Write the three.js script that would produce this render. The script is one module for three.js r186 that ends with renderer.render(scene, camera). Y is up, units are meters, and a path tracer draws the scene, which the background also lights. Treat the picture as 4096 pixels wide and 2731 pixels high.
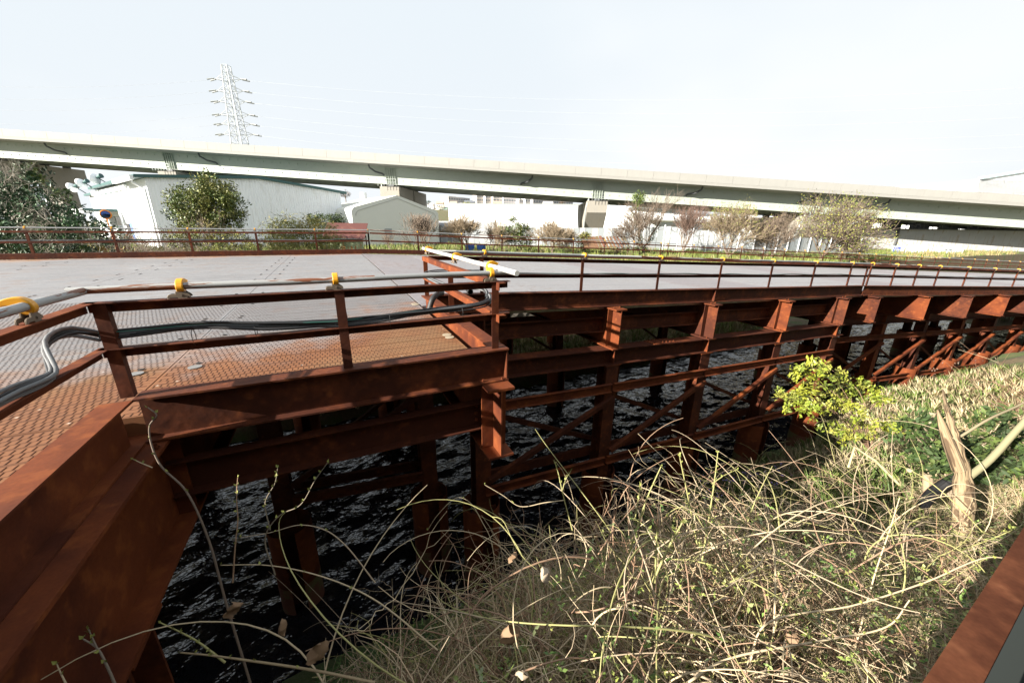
import * as THREE from 'three';
import { mergeGeometries } from 'three/addons/utils/BufferGeometryUtils.js';

// ---------------------------------------------------------------- camera
const V = (x, y, z) => new THREE.Vector3(x, y, z);
const scene = new THREE.Scene();
const EYE = V(0, 1.243, 0);
const camera = new THREE.PerspectiveCamera(85.0, 1024 / 682, 0.05, 3000);
// world axes written in camera axes (found from the vanishing points of posts, beams and deck joints)
const AX = V(0.90289, 0.11607, -0.41390), AY = V(0.01357, 0.95468, 0.29731), AZ = V(0.42966, -0.27405, 0.86040);
camera.position.copy(EYE);
camera.quaternion.setFromRotationMatrix(new THREE.Matrix4().makeBasis(V(AX.x, AY.x, AZ.x), V(AX.y, AY.y, AZ.y), V(AX.z, AY.z, AZ.z)));

// ---------------------------------------------------------------- seeded noise
function rng(seed) { let a = seed >>> 0; return () => { a = (a + 0x6D2B79F5) | 0; let t = Math.imul(a ^ (a >>> 15), 1 | a); t = (t + Math.imul(t ^ (t >>> 7), 61 | t)) ^ t; return ((t ^ (t >>> 14)) >>> 0) / 4294967296; }; }
function hash(x, y, s) { let h = Math.imul(x | 0, 374761393) + Math.imul(y | 0, 668265263) + Math.imul(s | 0, 2147483647 - 5); h = Math.imul(h ^ (h >>> 13), 1274126177); return ((h ^ (h >>> 16)) >>> 0) / 4294967296; }
const sm = t => t * t * (3 - 2 * t);
function vn(x, y, p, s) { const xi = Math.floor(x), yi = Math.floor(y), fx = sm(x - xi), fy = sm(y - yi); const w = k => ((k % p) + p) % p; const a = hash(w(xi), w(yi), s), b = hash(w(xi + 1), w(yi), s), c = hash(w(xi), w(yi + 1), s), d = hash(w(xi + 1), w(yi + 1), s); return (a + (b - a) * fx) * (1 - fy) + (c + (d - c) * fx) * fy; }
function fbm(u, v, p, o, s) { let r = 0, a = 0.5, n = 0; for (let i = 0; i < o; i++) { r += a * vn(u * p, v * p, p, s + i); n += a; a *= 0.55; p *= 2; } return r / n; }
const clamp = (x, a = 0, b = 1) => Math.min(b, Math.max(a, x));
const lerp = (a, b, t) => a + (b - a) * t;
const step = (a, b, x) => sm(clamp((x - a) / (b - a)));

// ---------------------------------------------------------------- sky (pale haze with thin cloud), sun low from the left
const SUN = V(-1, 0.429, 0.036).normalize();
{
  const w = 1024, h = 512, d = new Float32Array(w * h * 4);
  for (let j = 0; j < h; j++) for (let i = 0; i < w; i++) {
    const el = ((j + .5) / h - .5) * Math.PI, az = ((i + .5) / w - .5) * 2 * Math.PI;
    const y = Math.sin(el), c = Math.cos(el), x = c * Math.cos(az), z = c * Math.sin(az);
    const yy = Math.max(y, 0.0), q = 1 / (yy + .22);
    const n = fbm((x * q * .09 + 7.3) % 1 + 1, (z * q * .09 + 3.1) % 1 + 1, 4, 6, 11), n2 = fbm(x * q * .05 + 9, z * q * .05 + 9, 8, 5, 31);
    const cl = step(.43, .73, n * .6 + n2 * .4) * .85 + .15 * n2;
    const t = Math.pow(1 - yy, 3);
    const k = (j * w + i) * 4;
    d[k] = lerp(lerp(.240, .266, t), .318, cl * .85); d[k + 1] = lerp(lerp(.264, .279, t), .320, cl * .85); d[k + 2] = lerp(lerp(.284, .290, t), .320, cl * .85); d[k + 3] = 1;
  }
  const t = new THREE.DataTexture(d, w, h, THREE.RGBAFormat, THREE.FloatType);
  t.mapping = THREE.EquirectangularReflectionMapping; t.magFilter = t.minFilter = THREE.LinearFilter; t.wrapS = THREE.RepeatWrapping; t.needsUpdate = true;
  scene.background = t; scene.environment = t;
}
const sun = new THREE.DirectionalLight(new THREE.Color(1, .93, .82), 5);
sun.position.copy(SUN).multiplyScalar(120); sun.target.position.set(5, 0, -8); scene.add(sun, sun.target);
sun.castShadow = true; sun.shadow.mapSize.set(4096, 4096); sun.shadow.radius = 1;
Object.assign(sun.shadow.camera, { left: -90, right: 90, top: 60, bottom: -60, near: 1, far: 400 });
const renderer = new THREE.WebGLRenderer({ antialias: true });
renderer.toneMapping = THREE.LinearToneMapping;
renderer.toneMappingExposure = 3.4;
renderer.shadowMap.enabled = true;
renderer.setSize(1024, 682);

// ---------------------------------------------------------------- pixel helpers (4096 x 2731 photograph -> direction; the distance is given by a plane)
const FPX = 1490;
function dirOf(px, py) { const c = V((px - 2048) / FPX, -(py - 1365.5) / FPX, -1); return V(AX.dot(c), AY.dot(c), AZ.dot(c)); }
const atD = (px, py, D) => dirOf(px, py).multiplyScalar(D).add(EYE);
const atY = (px, py, y) => { const d = dirOf(px, py); return d.multiplyScalar((y - EYE.y) / d.y).add(EYE); };
const atZ = (px, py, z) => { const d = dirOf(px, py); return d.multiplyScalar(z / d.z).add(EYE); };

// ---------------------------------------------------------------- textures and materials
function tex(w, h, fn, srgb = true, rx = 1, ry = 1) {
  const d = new Uint8Array(w * h * 4);
  for (let j = 0; j < h; j++) for (let i = 0; i < w; i++) { const c = fn(i / w, j / h, i, j), k = (j * w + i) * 4; d[k] = clamp(c[0]) * 255; d[k + 1] = clamp(c[1]) * 255; d[k + 2] = clamp(c[2]) * 255; d[k + 3] = c.length > 3 ? clamp(c[3]) * 255 : 255; }
  const t = new THREE.DataTexture(d, w, h); t.wrapS = t.wrapT = THREE.RepeatWrapping; t.magFilter = THREE.LinearFilter; t.minFilter = THREE.LinearMipmapLinearFilter; t.generateMipmaps = true; t.repeat.set(rx, ry);
  if (srgb) t.colorSpace = THREE.SRGBColorSpace; t.needsUpdate = true; return t;
}
const S = x => x <= .0031308 ? 12.92 * x : 1.055 * Math.pow(x, 1 / 2.4) - .055;          // linear -> sRGB
const mix3 = (a, b, t) => [lerp(a[0], b[0], t), lerp(a[1], b[1], t), lerp(a[2], b[2], t)];
const sr = a => [S(clamp(a[0])), S(clamp(a[1])), S(clamp(a[2]))];
const MSM = (r, g, b, rough = .8, o = {}) => { const m = new THREE.MeshStandardMaterial({ roughness: rough, metalness: 0, ...o }); m.color.setRGB(r, g, b); return m; };
// rust: 2 m tile
function rustTex(seed, dark, mid, lite, streak) {
  return tex(512, 512, (u, v) => {
    const a = fbm(u, v, 3, 6, seed), b = fbm(u, v, 24, 3, seed + 9), c = vn(u * 256, v * 256, 256, seed + 20), st = fbm(u * 1, v, streak ? 40 : 10, 2, seed + 33);
    let k = mix3(dark, mid, step(.32, .62, a * .75 + st * .25)); k = mix3(k, lite, step(.55, .78, b * .7 + a * .3) * .6); const g = .82 + .36 * (c * .6 + b * .4);
    return sr([k[0] * g, k[1] * g, k[2] * g]);
  });
}
const rustMap = rustTex(3, [.066, .0150, .0056], [.134, .0325, .0088], [.205, .058, .0140], false);
const rustMap2 = rustTex(51, [.050, .0125, .0054], [.104, .0268, .0086], [.175, .052, .0138], true);
const rustBump = tex(256, 256, (u, v) => { const a = fbm(u, v, 32, 4, 70); return [a, a, a]; }, false);
const PHY = (o) => { const m = new THREE.MeshPhysicalMaterial({ metalness: 0, specularIntensity: .45, ...o }); return m; };
const mRust = PHY({ roughness: .8, map: rustMap, bumpMap: rustBump, bumpScale: .0025 });
const mRustB = PHY({ roughness: .75, map: rustMap2, bumpMap: rustBump, bumpScale: .0025 });
const mRustMoss = MSM(1, 1, 1, .85, { map: tex(256, 256, (u, v) => { const a = fbm(u, v, 4, 5, 88), b = fbm(u, v, 32, 2, 90); return sr(mix3([.13, .045, .024], [.11, .095, .03], step(.42, .62, a * .7 + b * .3))); }) });
const mGalv = MSM(1, 1, 1, .42, { metalness: .25, map: tex(256, 64, (u, v) => { const a = fbm(u, v, 6, 5, 101); return sr(mix3([.24, .25, .255], [.34, .345, .34], a)); }) });
const pipeRust = s => tex(512, 128, (u, v) => { const a = fbm(u, v, 5, 5, s), b = fbm(u, v, 40, 3, s + 4); const k = step(.535, .58, a * .72 + b * .28); return sr(mix3(mix3([.25, .26, .265], [.34, .345, .34], b), mix3([.11, .032, .013], [.18, .058, .019], b), k)); });
const mPipeRusty = MSM(1, 1, 1, .55, { map: pipeRust(131) });
const mPipeRust = MSM(1, 1, 1, .7, { map: tex(256, 64, (u, v) => { const a = fbm(u, v, 6, 5, 141); return sr(mix3([.10, .028, .012], [.33, .31, .28], step(.60, .68, a))); }) });
const mPipeWhite = MSM(.46, .46, .44, .4);
const mYellow = MSM(.62, .285, .009, .42);
const mClamp = MSM(.17, .135, .10, .6, { metalness: .3 });
const mCable = MSM(.022, .022, .024, .45), mCableGrey = MSM(.13, .135, .14, .5), mCableGreen = MSM(.035, .15, .12, .5);
const mBlack = MSM(.015, .015, .016, .6), mHoleShade = MSM(.012, .010, .010, .9), mDisc = MSM(.30, .25, .18, .7), mDiscGrey = MSM(.17, .165, .16, .5);

// ---------------------------------------------------------------- geometry helpers (all indexed: position, normal, uv in 2 m units)
function mk(pos, nor, uv, ind) { const g = new THREE.BufferGeometry(); g.setAttribute('position', new THREE.Float32BufferAttribute(pos, 3)); g.setAttribute('normal', new THREE.Float32BufferAttribute(nor, 3)); g.setAttribute('uv', new THREE.Float32BufferAttribute(uv, 2)); g.setIndex(ind); return g; }
function idx(g) { for (const k of Object.keys(g.attributes)) if (!['position', 'normal', 'uv'].includes(k)) g.deleteAttribute(k); if (!g.index) g.setIndex([...Array(g.attributes.position.count).keys()]); return g; }
const UP = V(0, 1, 0);
let uvShift = 0;
function prof(poly, P, Q, up = UP, caps = true, us = .5) {
  const t = Q.clone().sub(P), L = t.length(); t.normalize(); const s = t.clone().cross(up).normalize(), u = s.clone().cross(t);
  let area = 0; for (let i = 0; i < poly.length; i++) { const a = poly[i], b = poly[(i + 1) % poly.length]; area += a[0] * b[1] - b[0] * a[1]; }
  if (area < 0) poly = poly.slice().reverse();
  uvShift = (uvShift + .377) % 7;
  const pos = [], nor = [], uv = [], ind = []; let per = uvShift;
  const pt = (a, o) => V().copy(o).addScaledVector(s, a[0]).addScaledVector(u, a[1]);
  for (let i = 0; i < poly.length; i++) {
    const a = poly[i], b = poly[(i + 1) % poly.length], dx = b[0] - a[0], dy = b[1] - a[1], l = Math.hypot(dx, dy); if (l < 1e-6) continue;
    const n = V().addScaledVector(s, dy / l).addScaledVector(u, -dx / l), k = pos.length / 3;
    for (const [p, o, uu, vv] of [[a, P, 0, per], [b, P, 0, per + l], [b, Q, L, per + l], [a, Q, L, per]]) { const w = pt(p, o); pos.push(w.x, w.y, w.z); nor.push(n.x, n.y, n.z); uv.push((uu + uvShift) * us, vv * us); }
    ind.push(k, k + 2, k + 1, k, k + 3, k + 2); per += l;
  }
  // outline runs counter-clockwise in (side, up) seen against the travel direction; fix the winding by testing one face
  { const A = V(pos[0], pos[1], pos[2]), B = V(pos[ind[1] * 3], pos[ind[1] * 3 + 1], pos[ind[1] * 3 + 2]), C = V(pos[ind[2] * 3], pos[ind[2] * 3 + 1], pos[ind[2] * 3 + 2]); const f = B.sub(A).cross(C.sub(A)); if (f.dot(V(nor[0], nor[1], nor[2])) < 0) for (let i = 0; i < ind.length; i += 3) { const q = ind[i + 1]; ind[i + 1] = ind[i + 2]; ind[i + 2] = q; } }
  if (caps) {
    const tri = THREE.ShapeUtils.triangulateShape(poly.map(p => new THREE.Vector2(p[0], p[1])), []);
    for (const [o, sg] of [[P, -1], [Q, 1]]) {
      const k = pos.length / 3; for (const p of poly) { const w = pt(p, o); pos.push(w.x, w.y, w.z); nor.push(t.x * sg, t.y * sg, t.z * sg); uv.push(p[0] * us + uvShift, p[1] * us); }
      for (const f of tri) { const A = pt(poly[f[0]], o), B = pt(poly[f[1]], o), C = pt(poly[f[2]], o); const c = B.clone().sub(A).cross(C.clone().sub(A)).dot(t) * sg; c > 0 ? ind.push(k + f[0], k + f[1], k + f[2]) : ind.push(k + f[0], k + f[2], k + f[1]); }
    }
  }
  return mk(pos, nor, uv, ind);
}
const Hs = (h, b, tw, tf) => [[-b / 2, -h / 2], [b / 2, -h / 2], [b / 2, -h / 2 + tf], [tw / 2, -h / 2 + tf], [tw / 2, h / 2 - tf], [b / 2, h / 2 - tf], [b / 2, h / 2], [-b / 2, h / 2], [-b / 2, h / 2 - tf], [-tw / 2, h / 2 - tf], [-tw / 2, -h / 2 + tf], [-b / 2, -h / 2 + tf]];
const Ls = (w, t, sx = 1) => [[sx * w / 2, -w + 0], [sx * w / 2, 0], [-sx * w / 2, 0], [-sx * w / 2, -t], [sx * (w / 2 - t), -t], [sx * (w / 2 - t), -w]];     // top at 0, vertical leg on side sx
const Cs = (h, b, t, sx = 1) => [[0, -h / 2], [sx * b, -h / 2], [sx * b, -h / 2 + t], [sx * t, -h / 2 + t], [sx * t, h / 2 - t], [sx * b, h / 2 - t], [sx * b, h / 2], [0, h / 2]];   // back at 0, flanges towards sx
const Rs = (w, h) => [[-w / 2, -h / 2], [w / 2, -h / 2], [w / 2, h / 2], [-w / 2, h / 2]];
const bar = (P, Q, w, h, up = UP) => prof(Rs(w, h), P, Q, up);
function bx(x, y, z, sx, sy, sz, us = .5) { return prof(Rs(sz, sy), V(x - sx / 2, y, z), V(x + sx / 2, y, z), UP, true, us); }
function tube(pts, rad, n = 6, us = .5, cap = false) {
  const pos = [], nor = [], uv = [], ind = []; let L = 0; const R = i => Array.isArray(rad) ? rad[i] : rad;
  let ref = V(0, 1, 0); const m = pts.length; let pu = null;
  for (let i = 0; i < m; i++) {
    const t = pts[Math.min(i + 1, m - 1)].clone().sub(pts[Math.max(i - 1, 0)]).normalize();
    let u = pu ? pu.clone().addScaledVector(t, -pu.dot(t)) : (Math.abs(t.y) > .9 ? V(1, 0, 0) : ref.clone()).addScaledVector(t, -(Math.abs(t.y) > .9 ? t.x : t.y)); if (u.lengthSq() < 1e-8) u = V(1, 0, 0); u.normalize(); pu = u;
    const w = t.clone().cross(u); if (i) L += pts[i].distanceTo(pts[i - 1]);
    for (let k = 0; k <= n; k++) { const a = k / n * 2 * Math.PI, c = Math.cos(a), s = Math.sin(a), nx = -u.x * c + w.x * s, ny = -u.y * c + w.y * s, nz = -u.z * c + w.z * s; pos.push(pts[i].x + nx * R(i), pts[i].y + ny * R(i), pts[i].z + nz * R(i)); nor.push(nx, ny, nz); uv.push(L * us, k / n); }
  }
  for (let i = 0; i < m - 1; i++) for (let k = 0; k < n; k++) { const a = i * (n + 1) + k, b = a + n + 1; ind.push(a, b, a + 1, a + 1, b, b + 1); }
  { const q = i => V(pos[i * 3], pos[i * 3 + 1], pos[i * 3 + 2]); const A = q(ind[0]), f = q(ind[1]).sub(A).cross(q(ind[2]).sub(A)); if (f.dot(V(nor[ind[0] * 3], nor[ind[0] * 3 + 1], nor[ind[0] * 3 + 2])) < 0) for (let i = 0; i < ind.length; i += 3) { const t = ind[i + 1]; ind[i + 1] = ind[i + 2]; ind[i + 2] = t; } }
  if (cap) for (const [i, sg] of [[0, -1], [m - 1, 1]]) { const t = pts[Math.min(i + 1, m - 1)].clone().sub(pts[Math.max(i - 1, 0)]).normalize().multiplyScalar(sg), k0 = pos.length / 3; pos.push(pts[i].x, pts[i].y, pts[i].z); nor.push(t.x, t.y, t.z); uv.push(0, 0); for (let k = 0; k <= n; k++) { const q = (i * (n + 1) + k) * 3; pos.push(pos[q], pos[q + 1], pos[q + 2]); nor.push(t.x, t.y, t.z); uv.push(0, 0); } const q3 = j => V(pos[j * 3], pos[j * 3 + 1], pos[j * 3 + 2]), fw = q3(k0 + 1).sub(pts[i]).cross(q3(k0 + 2).sub(pts[i])).dot(t) > 0; for (let k = 0; k < n; k++) fw ? ind.push(k0, k0 + 1 + k, k0 + 2 + k) : ind.push(k0, k0 + 2 + k, k0 + 1 + k); }
  return mk(pos, nor, uv, ind);
}
const cyl = (x, y, z, r, h, n = 16) => idx(new THREE.CylinderGeometry(r, r, h, n).translate(x, y, z));
const M = list => list.length === 1 ? list[0] : mergeGeometries(list.map(idx));

// ---------------------------------------------------------------- naming helpers
const taken = {};
function numbered(n) { const k = taken[n] || 0; taken[n] = k + 1; return k ? `${n}_${String(k).padStart(3, '0')}` : n; }
function shade(o) { o.castShadow = o.receiveShadow = true; return o; }
function thing(name, label, category, group, pos) { const g = new THREE.Group(); g.name = numbered(name); g.userData = { label, category }; if (group) g.userData.group = group; if (pos) g.position.copy(pos); scene.add(g); return g; }
function part(parent, name, geo, mat, label) { const m = shade(new THREE.Mesh(Array.isArray(geo) ? M(geo) : geo, mat)); m.name = name; if (label) m.userData.label = label; if (parent) parent.add(m); return m; }
function solo(name, geo, mat, label, category, group) { const m = shade(new THREE.Mesh(Array.isArray(geo) ? M(geo) : geo, mat)); m.name = numbered(name); m.userData = { label, category }; if (group) m.userData.group = group; scene.add(m); return m; }
function setting(name, geo, mat) { const m = shade(new THREE.Mesh(Array.isArray(geo) ? M(geo) : geo, mat)); m.name = numbered(name); m.userData = { kind: 'structure' }; scene.add(m); return m; }
const ORD = ['first', 'second', 'third', 'fourth', 'fifth', 'sixth', 'seventh', 'eighth', 'ninth', 'tenth', 'eleventh', 'twelfth', 'thirteenth', 'fourteenth'];

// ================================================================ the steel work platform
// plan: level platform (x < 1.4), then the deck runs down to the right; deck top at deckY(x)
const SL = -.0432, deckY = x => x < 1.4 ? 0 : SL * (x - 1.4);
const RIM = .183, ZF = -2.96, XL = -1.285, XE = 1.285, ZB = -5.80, ZFAR = -17.62;
// third run: bends a little towards the camera's side
const K0 = V(15.0, 0, -5.77), KF = V(18.3, 0, -16.95), azN = 5.2 * Math.PI / 180, azF = 7 * Math.PI / 180;
const cN = s => V(K0.x + Math.cos(azN) * s, 0, K0.z + Math.sin(azN) * s), cF = s => V(KF.x + Math.cos(azF) * s, 0, KF.z + Math.sin(azF) * s);
const cY = s => deckY(15) - .045 * s;
const lay = (p, y) => V(p.x, y, p.z);

// ---- deck plates
const mDeckA = (() => {
  const W = 1024, H = 1280, x0 = -14, z0 = -18, sx = 16, sz = 20;
  const mask = (x, z) => {
    const n = fbm((x + 20) / 16, (z + 20) / 16, 10, 5, 201), n2 = fbm((x + 20) / 16, (z + 20) / 16, 80, 3, 207);
    let dFront = z - (-4.15 - .30 * Math.max(0, x + 2.2) - .10 * (x > 0 ? x * x : 0));            // in front of this line nobody drives: loose rust stays
    let dFar = (-17.1) - z, dEnd = (x - .75) * .6 - Math.max(0, -6.2 - z) * 3;
    const d = Math.max(dFront, dFar, dEnd);
    return [step(-.62, .62, d + (n - .5) * 1.7 + (n2 - .5) * .8), n, n2];
  };
  const col = tex(W, H, (u, v) => {
    const x = x0 + u * sx, z = z0 + v * sz, [m, n, n2] = mask(x, z), f = vn(u * 600, v * 760, 760, 215), st = fbm(u * .25, v, 60, 3, 219);
    let steel = mix3([.29, .275, .275], [.41, .395, .395], clamp(n * .6 + st * .5 - .1)); steel = mix3(steel, [.27, .17, .12], step(.52, .72, n2 * .6 + n * .4) * .35);
    const rust = mix3(mix3([.135, .047, .015], [.205, .080, .026], n2), [.185, .11, .048], step(.5, .75, n) * .75);
    let c = mix3(steel, rust, m); const g = .9 + .2 * f; const sp = hash(Math.floor(u * W), Math.floor(v * H), 7) > .9994 ? 1 : 0; c = mix3([c[0] * g, c[1] * g, c[2] * g], [.7, .7, .66], sp * .8);
    // scuffed pale paint along an old line
    const dl = Math.abs((z + 5.05) + (x + .55) * .42), on = step(-1.3, -.9, x) * step(.75, .3, x); c = mix3(c, [.52, .50, .47], on * step(.12, .02, dl) * step(.42, .6, n2 + f * .15) * .8);
    return sr(c);
  });
  const orm = tex(W / 2, H / 2, (u, v) => { const x = x0 + u * sx, z = z0 + v * sz, [m, n, n2] = mask(x, z); return [1, lerp(.40 + .16 * n2, .9, m), lerp(.78, .02, m)]; }, false);
  return MSM(1, 1, 1, 1, { metalness: 1, map: col, roughnessMap: orm, metalnessMap: orm });
})();
const mTread = mDeckA.clone(); mTread.color.setRGB(.56, .50, .47);   // raised ribs tinted darker than the plates
const deckUV = g => { const p = g.attributes.position, u = g.attributes.uv; for (let i = 0; i < p.count; i++) u.setXY(i, (p.getX(i) + 14) / 16, (p.getZ(i) + 18) / 20); return g; };
const mDeckB = (() => {
  const f = s => tex(512, 512, (u, v) => { const n = fbm(u, v, 4, 5, s), n2 = fbm(u, v, 40, 3, s + 5), st = fbm(u * 1, v, 64, 2, s + 9), bar_ = (v * 60) % 1 < .25 ? .9 : 1; let c = mix3([.31, .295, .298], [.42, .405, .408], clamp(n * .7 + st * .3)); c = mix3(c, [.26, .15, .10], step(.56, .75, n2 * .5 + n * .5) * .4); if (hash(Math.floor(u * 512), Math.floor(v * 512), s) > .9993) c = [.7, .7, .66]; return sr([c[0] * bar_, c[1] * bar_, c[2] * bar_]); });
  const orm = tex(256, 256, (u, v) => { const n = fbm(u, v, 30, 4, 231); return [1, .42 + .2 * n, .76]; }, false);
  return [MSM(1, 1, 1, 1, { metalness: 1, map: f(241), roughnessMap: orm, metalnessMap: orm }), MSM(.90, .85, .86, 1, { metalness: 1, map: f(257), roughnessMap: orm, metalnessMap: orm })];
})();
function plate(x0, x1, z0, z1, gap = .005) {                 // one covering plate on the level platform
  return bx((x0 + x1) / 2, -.10, (z0 + z1) / 2, x1 - x0 - 2 * gap, .20, z1 - z0 - 2 * gap);
}
function treads(x0, x1, z0, z1) {                            // raised ribs: short bars across, thin bars along
  const pos = [], nor = [], uv = [], ind = [];
  const rib = (xa, xb, za, zb) => {
    const h = .0026, e = .0014, k = pos.length / 3;
    const q = [[xa, 0, za], [xb, 0, za], [xb, 0, zb], [xa, 0, zb], [xa + e, h, za + e], [xb - e, h, za + e], [xb - e, h, zb - e], [xa + e, h, zb - e]];
    const quad = (a, b, c, d, n) => { const j = pos.length / 3; for (const i of [a, b, c, d]) { pos.push(...q[i]); nor.push(...n); uv.push(0, 0); } ind.push(j, j + 1, j + 2, j, j + 2, j + 3); };
    quad(4, 7, 6, 5, [0, 1, 0]); quad(3, 2, 6, 7, [0, .6, .8]); quad(1, 0, 4, 5, [0, .6, -.8]); quad(0, 3, 7, 4, [-.8, .6, 0]); quad(2, 1, 5, 6, [.8, .6, 0]);
  };
  const rows = Math.round((z1 - z0) / .2), rw = (z1 - z0) / rows, cw = .043, n = Math.floor((x1 - x0 - .03) / cw);
  for (let r = 0; r < rows; r++) {
    const zr = z0 + r * rw; rib(x0 + .01, x1 - .01, zr + .002, zr + .009);
    for (let q = 0; q < 3; q++) { const za = zr + .016 + q * (rw - .018) / 3, lz = (rw - .018) / 3 - .010, odd = (r * 3 + q) % 2; for (let i = odd; i < n; i += 1) { const x = x0 + .018 + i * cw + odd * .02; if (x > x1 - .02) break; rib(x, x + .007, za, za + lz); } rib(x0 + .014, x1 - .014, za + lz + .0015, za + lz + .0065); }
  }
  return mk(pos, nor, uv, ind);
}
const deckA = thing('platform_deck', 'level steel work platform floored with rust and grey checker plates', 'deck');
const colsX = [-13.4, -10.4, -7.4, -4.4, -1.4, 1.2], colsL = [-25.4, -22.4, -19.4, -16.4, -13.4];
for (let c = 0; c < 4; c++) for (let k = -1; k < 7; k++) part(deckA, 'deck_panel', deckUV(plate(colsL[c], colsL[c + 1], Math.max(-17.5, -3.05 - 2 * k - 2), -3.05 - 2 * k)), mDeckA);
const discG = cyl(0, 0, 0, .052, .004, 18), holeShadeG = cyl(0, 0, 0, .022, .004, 14);
for (let c = 0; c < 5; c++) {
  for (let k = -5; k < 15; k++) {
    let z1 = -3.05 - k, z0 = z1 - 1, x0 = colsX[c], x1 = colsX[c + 1];
    if (c === 4 && k < 0) continue; if (k === 14) z0 = -17.5;
    const pl = part(deckA, 'deck_panel', deckUV(plate(x0, x1, z0, z1)), mDeckA);
    if (z1 > -7.2 && x1 > -5 && z1 < -.5) part(pl, 'tread_ribs', deckUV(treads(x0 + .01, x1 - .01, z0 + .01, z1 - .01)), mTread);
  }
}
{ const r = rng(5); // near-black discs paint the shade inside paired bolt holes; some are capped with discs
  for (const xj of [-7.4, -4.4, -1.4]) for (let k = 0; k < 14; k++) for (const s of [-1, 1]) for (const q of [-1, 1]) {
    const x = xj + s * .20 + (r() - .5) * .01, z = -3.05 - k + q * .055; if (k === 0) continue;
    const capped = k === 1 && q > 0; const m = part(deckA, capped ? 'cover_disc' : 'bolt_hole_shade', capped ? discG : holeShadeG, capped ? mDiscGrey : mHoleShade); m.position.set(x, capped ? .007 : .0045, z); }
  for (const [px, py] of [[1787, 1339], [1798, 1349], [1656, 1215], [1662, 1218]]) { const p = atY(px, py, .005); const m = part(deckA, 'cover_disc', discG, mDisc); m.position.set(p.x, .007, p.z); }
  for (const [x, z] of [[-1.44, -2.15], [-1.42, -2.32]]) { const m = part(deckA, 'cover_disc', discG, mDisc); m.position.set(x, .007, z); }
}
const deckB = thing('ramp_deck', 'grey steel ramp deck running down away from the platform', 'deck');
{ const xs = [1.22, 3.1, 6.1, 9.1, 12.1, 15.0];
  for (let c = 0; c < 5; c++) for (let k = 0; k < 12; k++) {
    const z1 = -5.87 - k * .97, z0 = z1 - .96, x0 = xs[c] + .005, x1 = xs[c + 1] - .005;
    if (c === 0) { const g = prof(Rs(z1 - z0, .2), V(x0, -.1 + .002, (z0 + z1) / 2), V(x1, deckY(x1) - .1, (z0 + z1) / 2), UP, true, .25); part(deckB, 'deck_panel', g, mDeckB[1]); }
    else part(deckB, 'deck_panel', prof(Rs(z1 - z0, .2), V(x0, deckY(x0) - .1, (z0 + z1) / 2), V(x1, deckY(x1) - .1, (z0 + z1) / 2), UP, true, .25), mDeckB[c === 3 ? 1 : 0]);
  } }
const deckC = thing('bend_deck', 'grey steel deck bending right beyond the ramp', 'deck');
function slabQuad(a, b, c, d, th) {                          // a,b,c,d top corners (counter-clockwise seen from above)
  const pos = [], nor = [], uv = [], ind = []; const low = p => V(p.x, p.y - th, p.z);
  const quad = (p, q, r, s, n) => { const k = pos.length / 3; for (const w of [p, q, r, s]) { pos.push(w.x, w.y, w.z); nor.push(n.x, n.y, n.z); uv.push(w.x * .25, w.z * .25); } ind.push(k, k + 1, k + 2, k, k + 2, k + 3); };
  quad(a, b, c, d, UP); quad(low(d), low(c), low(b), low(a), V(0, -1, 0));
  for (const [p, q] of [[a, b], [b, c], [c, d], [d, a]]) { const n = q.clone().sub(p).cross(UP).normalize(); quad(p, low(p), low(q), q, n); }
  return mk(pos, nor, uv, ind);
}
for (let s = 0; s < 63; s += 3) for (let k = 0; k < 6; k++) {
  const P = (ss, t) => { const a = ss <= .01 && s === 0 ? V(15.0, 0, -5.87) : cN(ss), b = cF(ss); if (ss <= .01) { a.z = -5.87; b.set(15.0, 0, -17.4); } else { a.z -= .1; b.z += .12; } const p = a.lerp(b, t); p.y = cY(Math.max(0, p.x - 15)); return p; };
  const e = .0015, f = .003; part(deckC, 'deck_panel', slabQuad(P(s + f, k / 6 + e), P(s + 3 - f, k / 6 + e), P(s + 3 - f, (k + 1) / 6 - e), P(s + f, (k + 1) / 6 - e), .2), mDeckB[(s / 3) % 4 === 1 ? 1 : 0]);
}

// ---- edge beams (small H sections, top 183 mm above the plates)
const H300 = Hs(.31, .15, .010, .014);
const eb = (P, Q) => prof(H300, V(P.x, P.y - .155, P.z), V(Q.x, Q.y - .155, Q.z));
function edgeBeam(P, Q, label, m = mRust, stiff = []) { const g = thing('edge_beam', label, 'steel beam'); part(g, 'beam_section', eb(P, Q), m); for (const s of stiff) part(g, 'stiffener', s, m); return g; }
edgeBeam(V(XL + .075, RIM, ZF), V(XE + .075, RIM, ZF), 'rusty edge beam under the short front railing of the platform', mRustB, [bx(XE + .06, .03, ZF + .04, .012, .28, .06)]);
edgeBeam(V(XL, RIM - .002, 2.5), V(XL, RIM - .002, ZF + .0755), 'rusty edge beam along the left inner corner of the platform', mRust);
edgeBeam(V(XE, RIM - .002, ZF - .0755), V(XE, RIM - .002, ZB - .02), 'rusty edge beam under the railing with the white end pipe', mRust);
edgeBeam(V(XE + .08, RIM, ZB), V(1.9, RIM - .015, ZB), 'short rusty edge beam where the ramp leaves the platform', mRust);
edgeBeam(V(1.905, RIM - .015, ZB), V(15.0, RIM + deckY(15), ZB), 'long rusty edge beam on the near side of the ramp', mRustB, [V(8.0, 0, 0)].map(p => bx(p.x, RIM + deckY(p.x) - .155, ZB + .042, .01, .27, .06)));
edgeBeam(lay(cN(.01), RIM + cY(0)), lay(cN(34), RIM + cY(34)), 'rusty edge beam on the near side of the bending deck', mRustB);
const toe = Hs(.18, .16, .012, .012);
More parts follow.
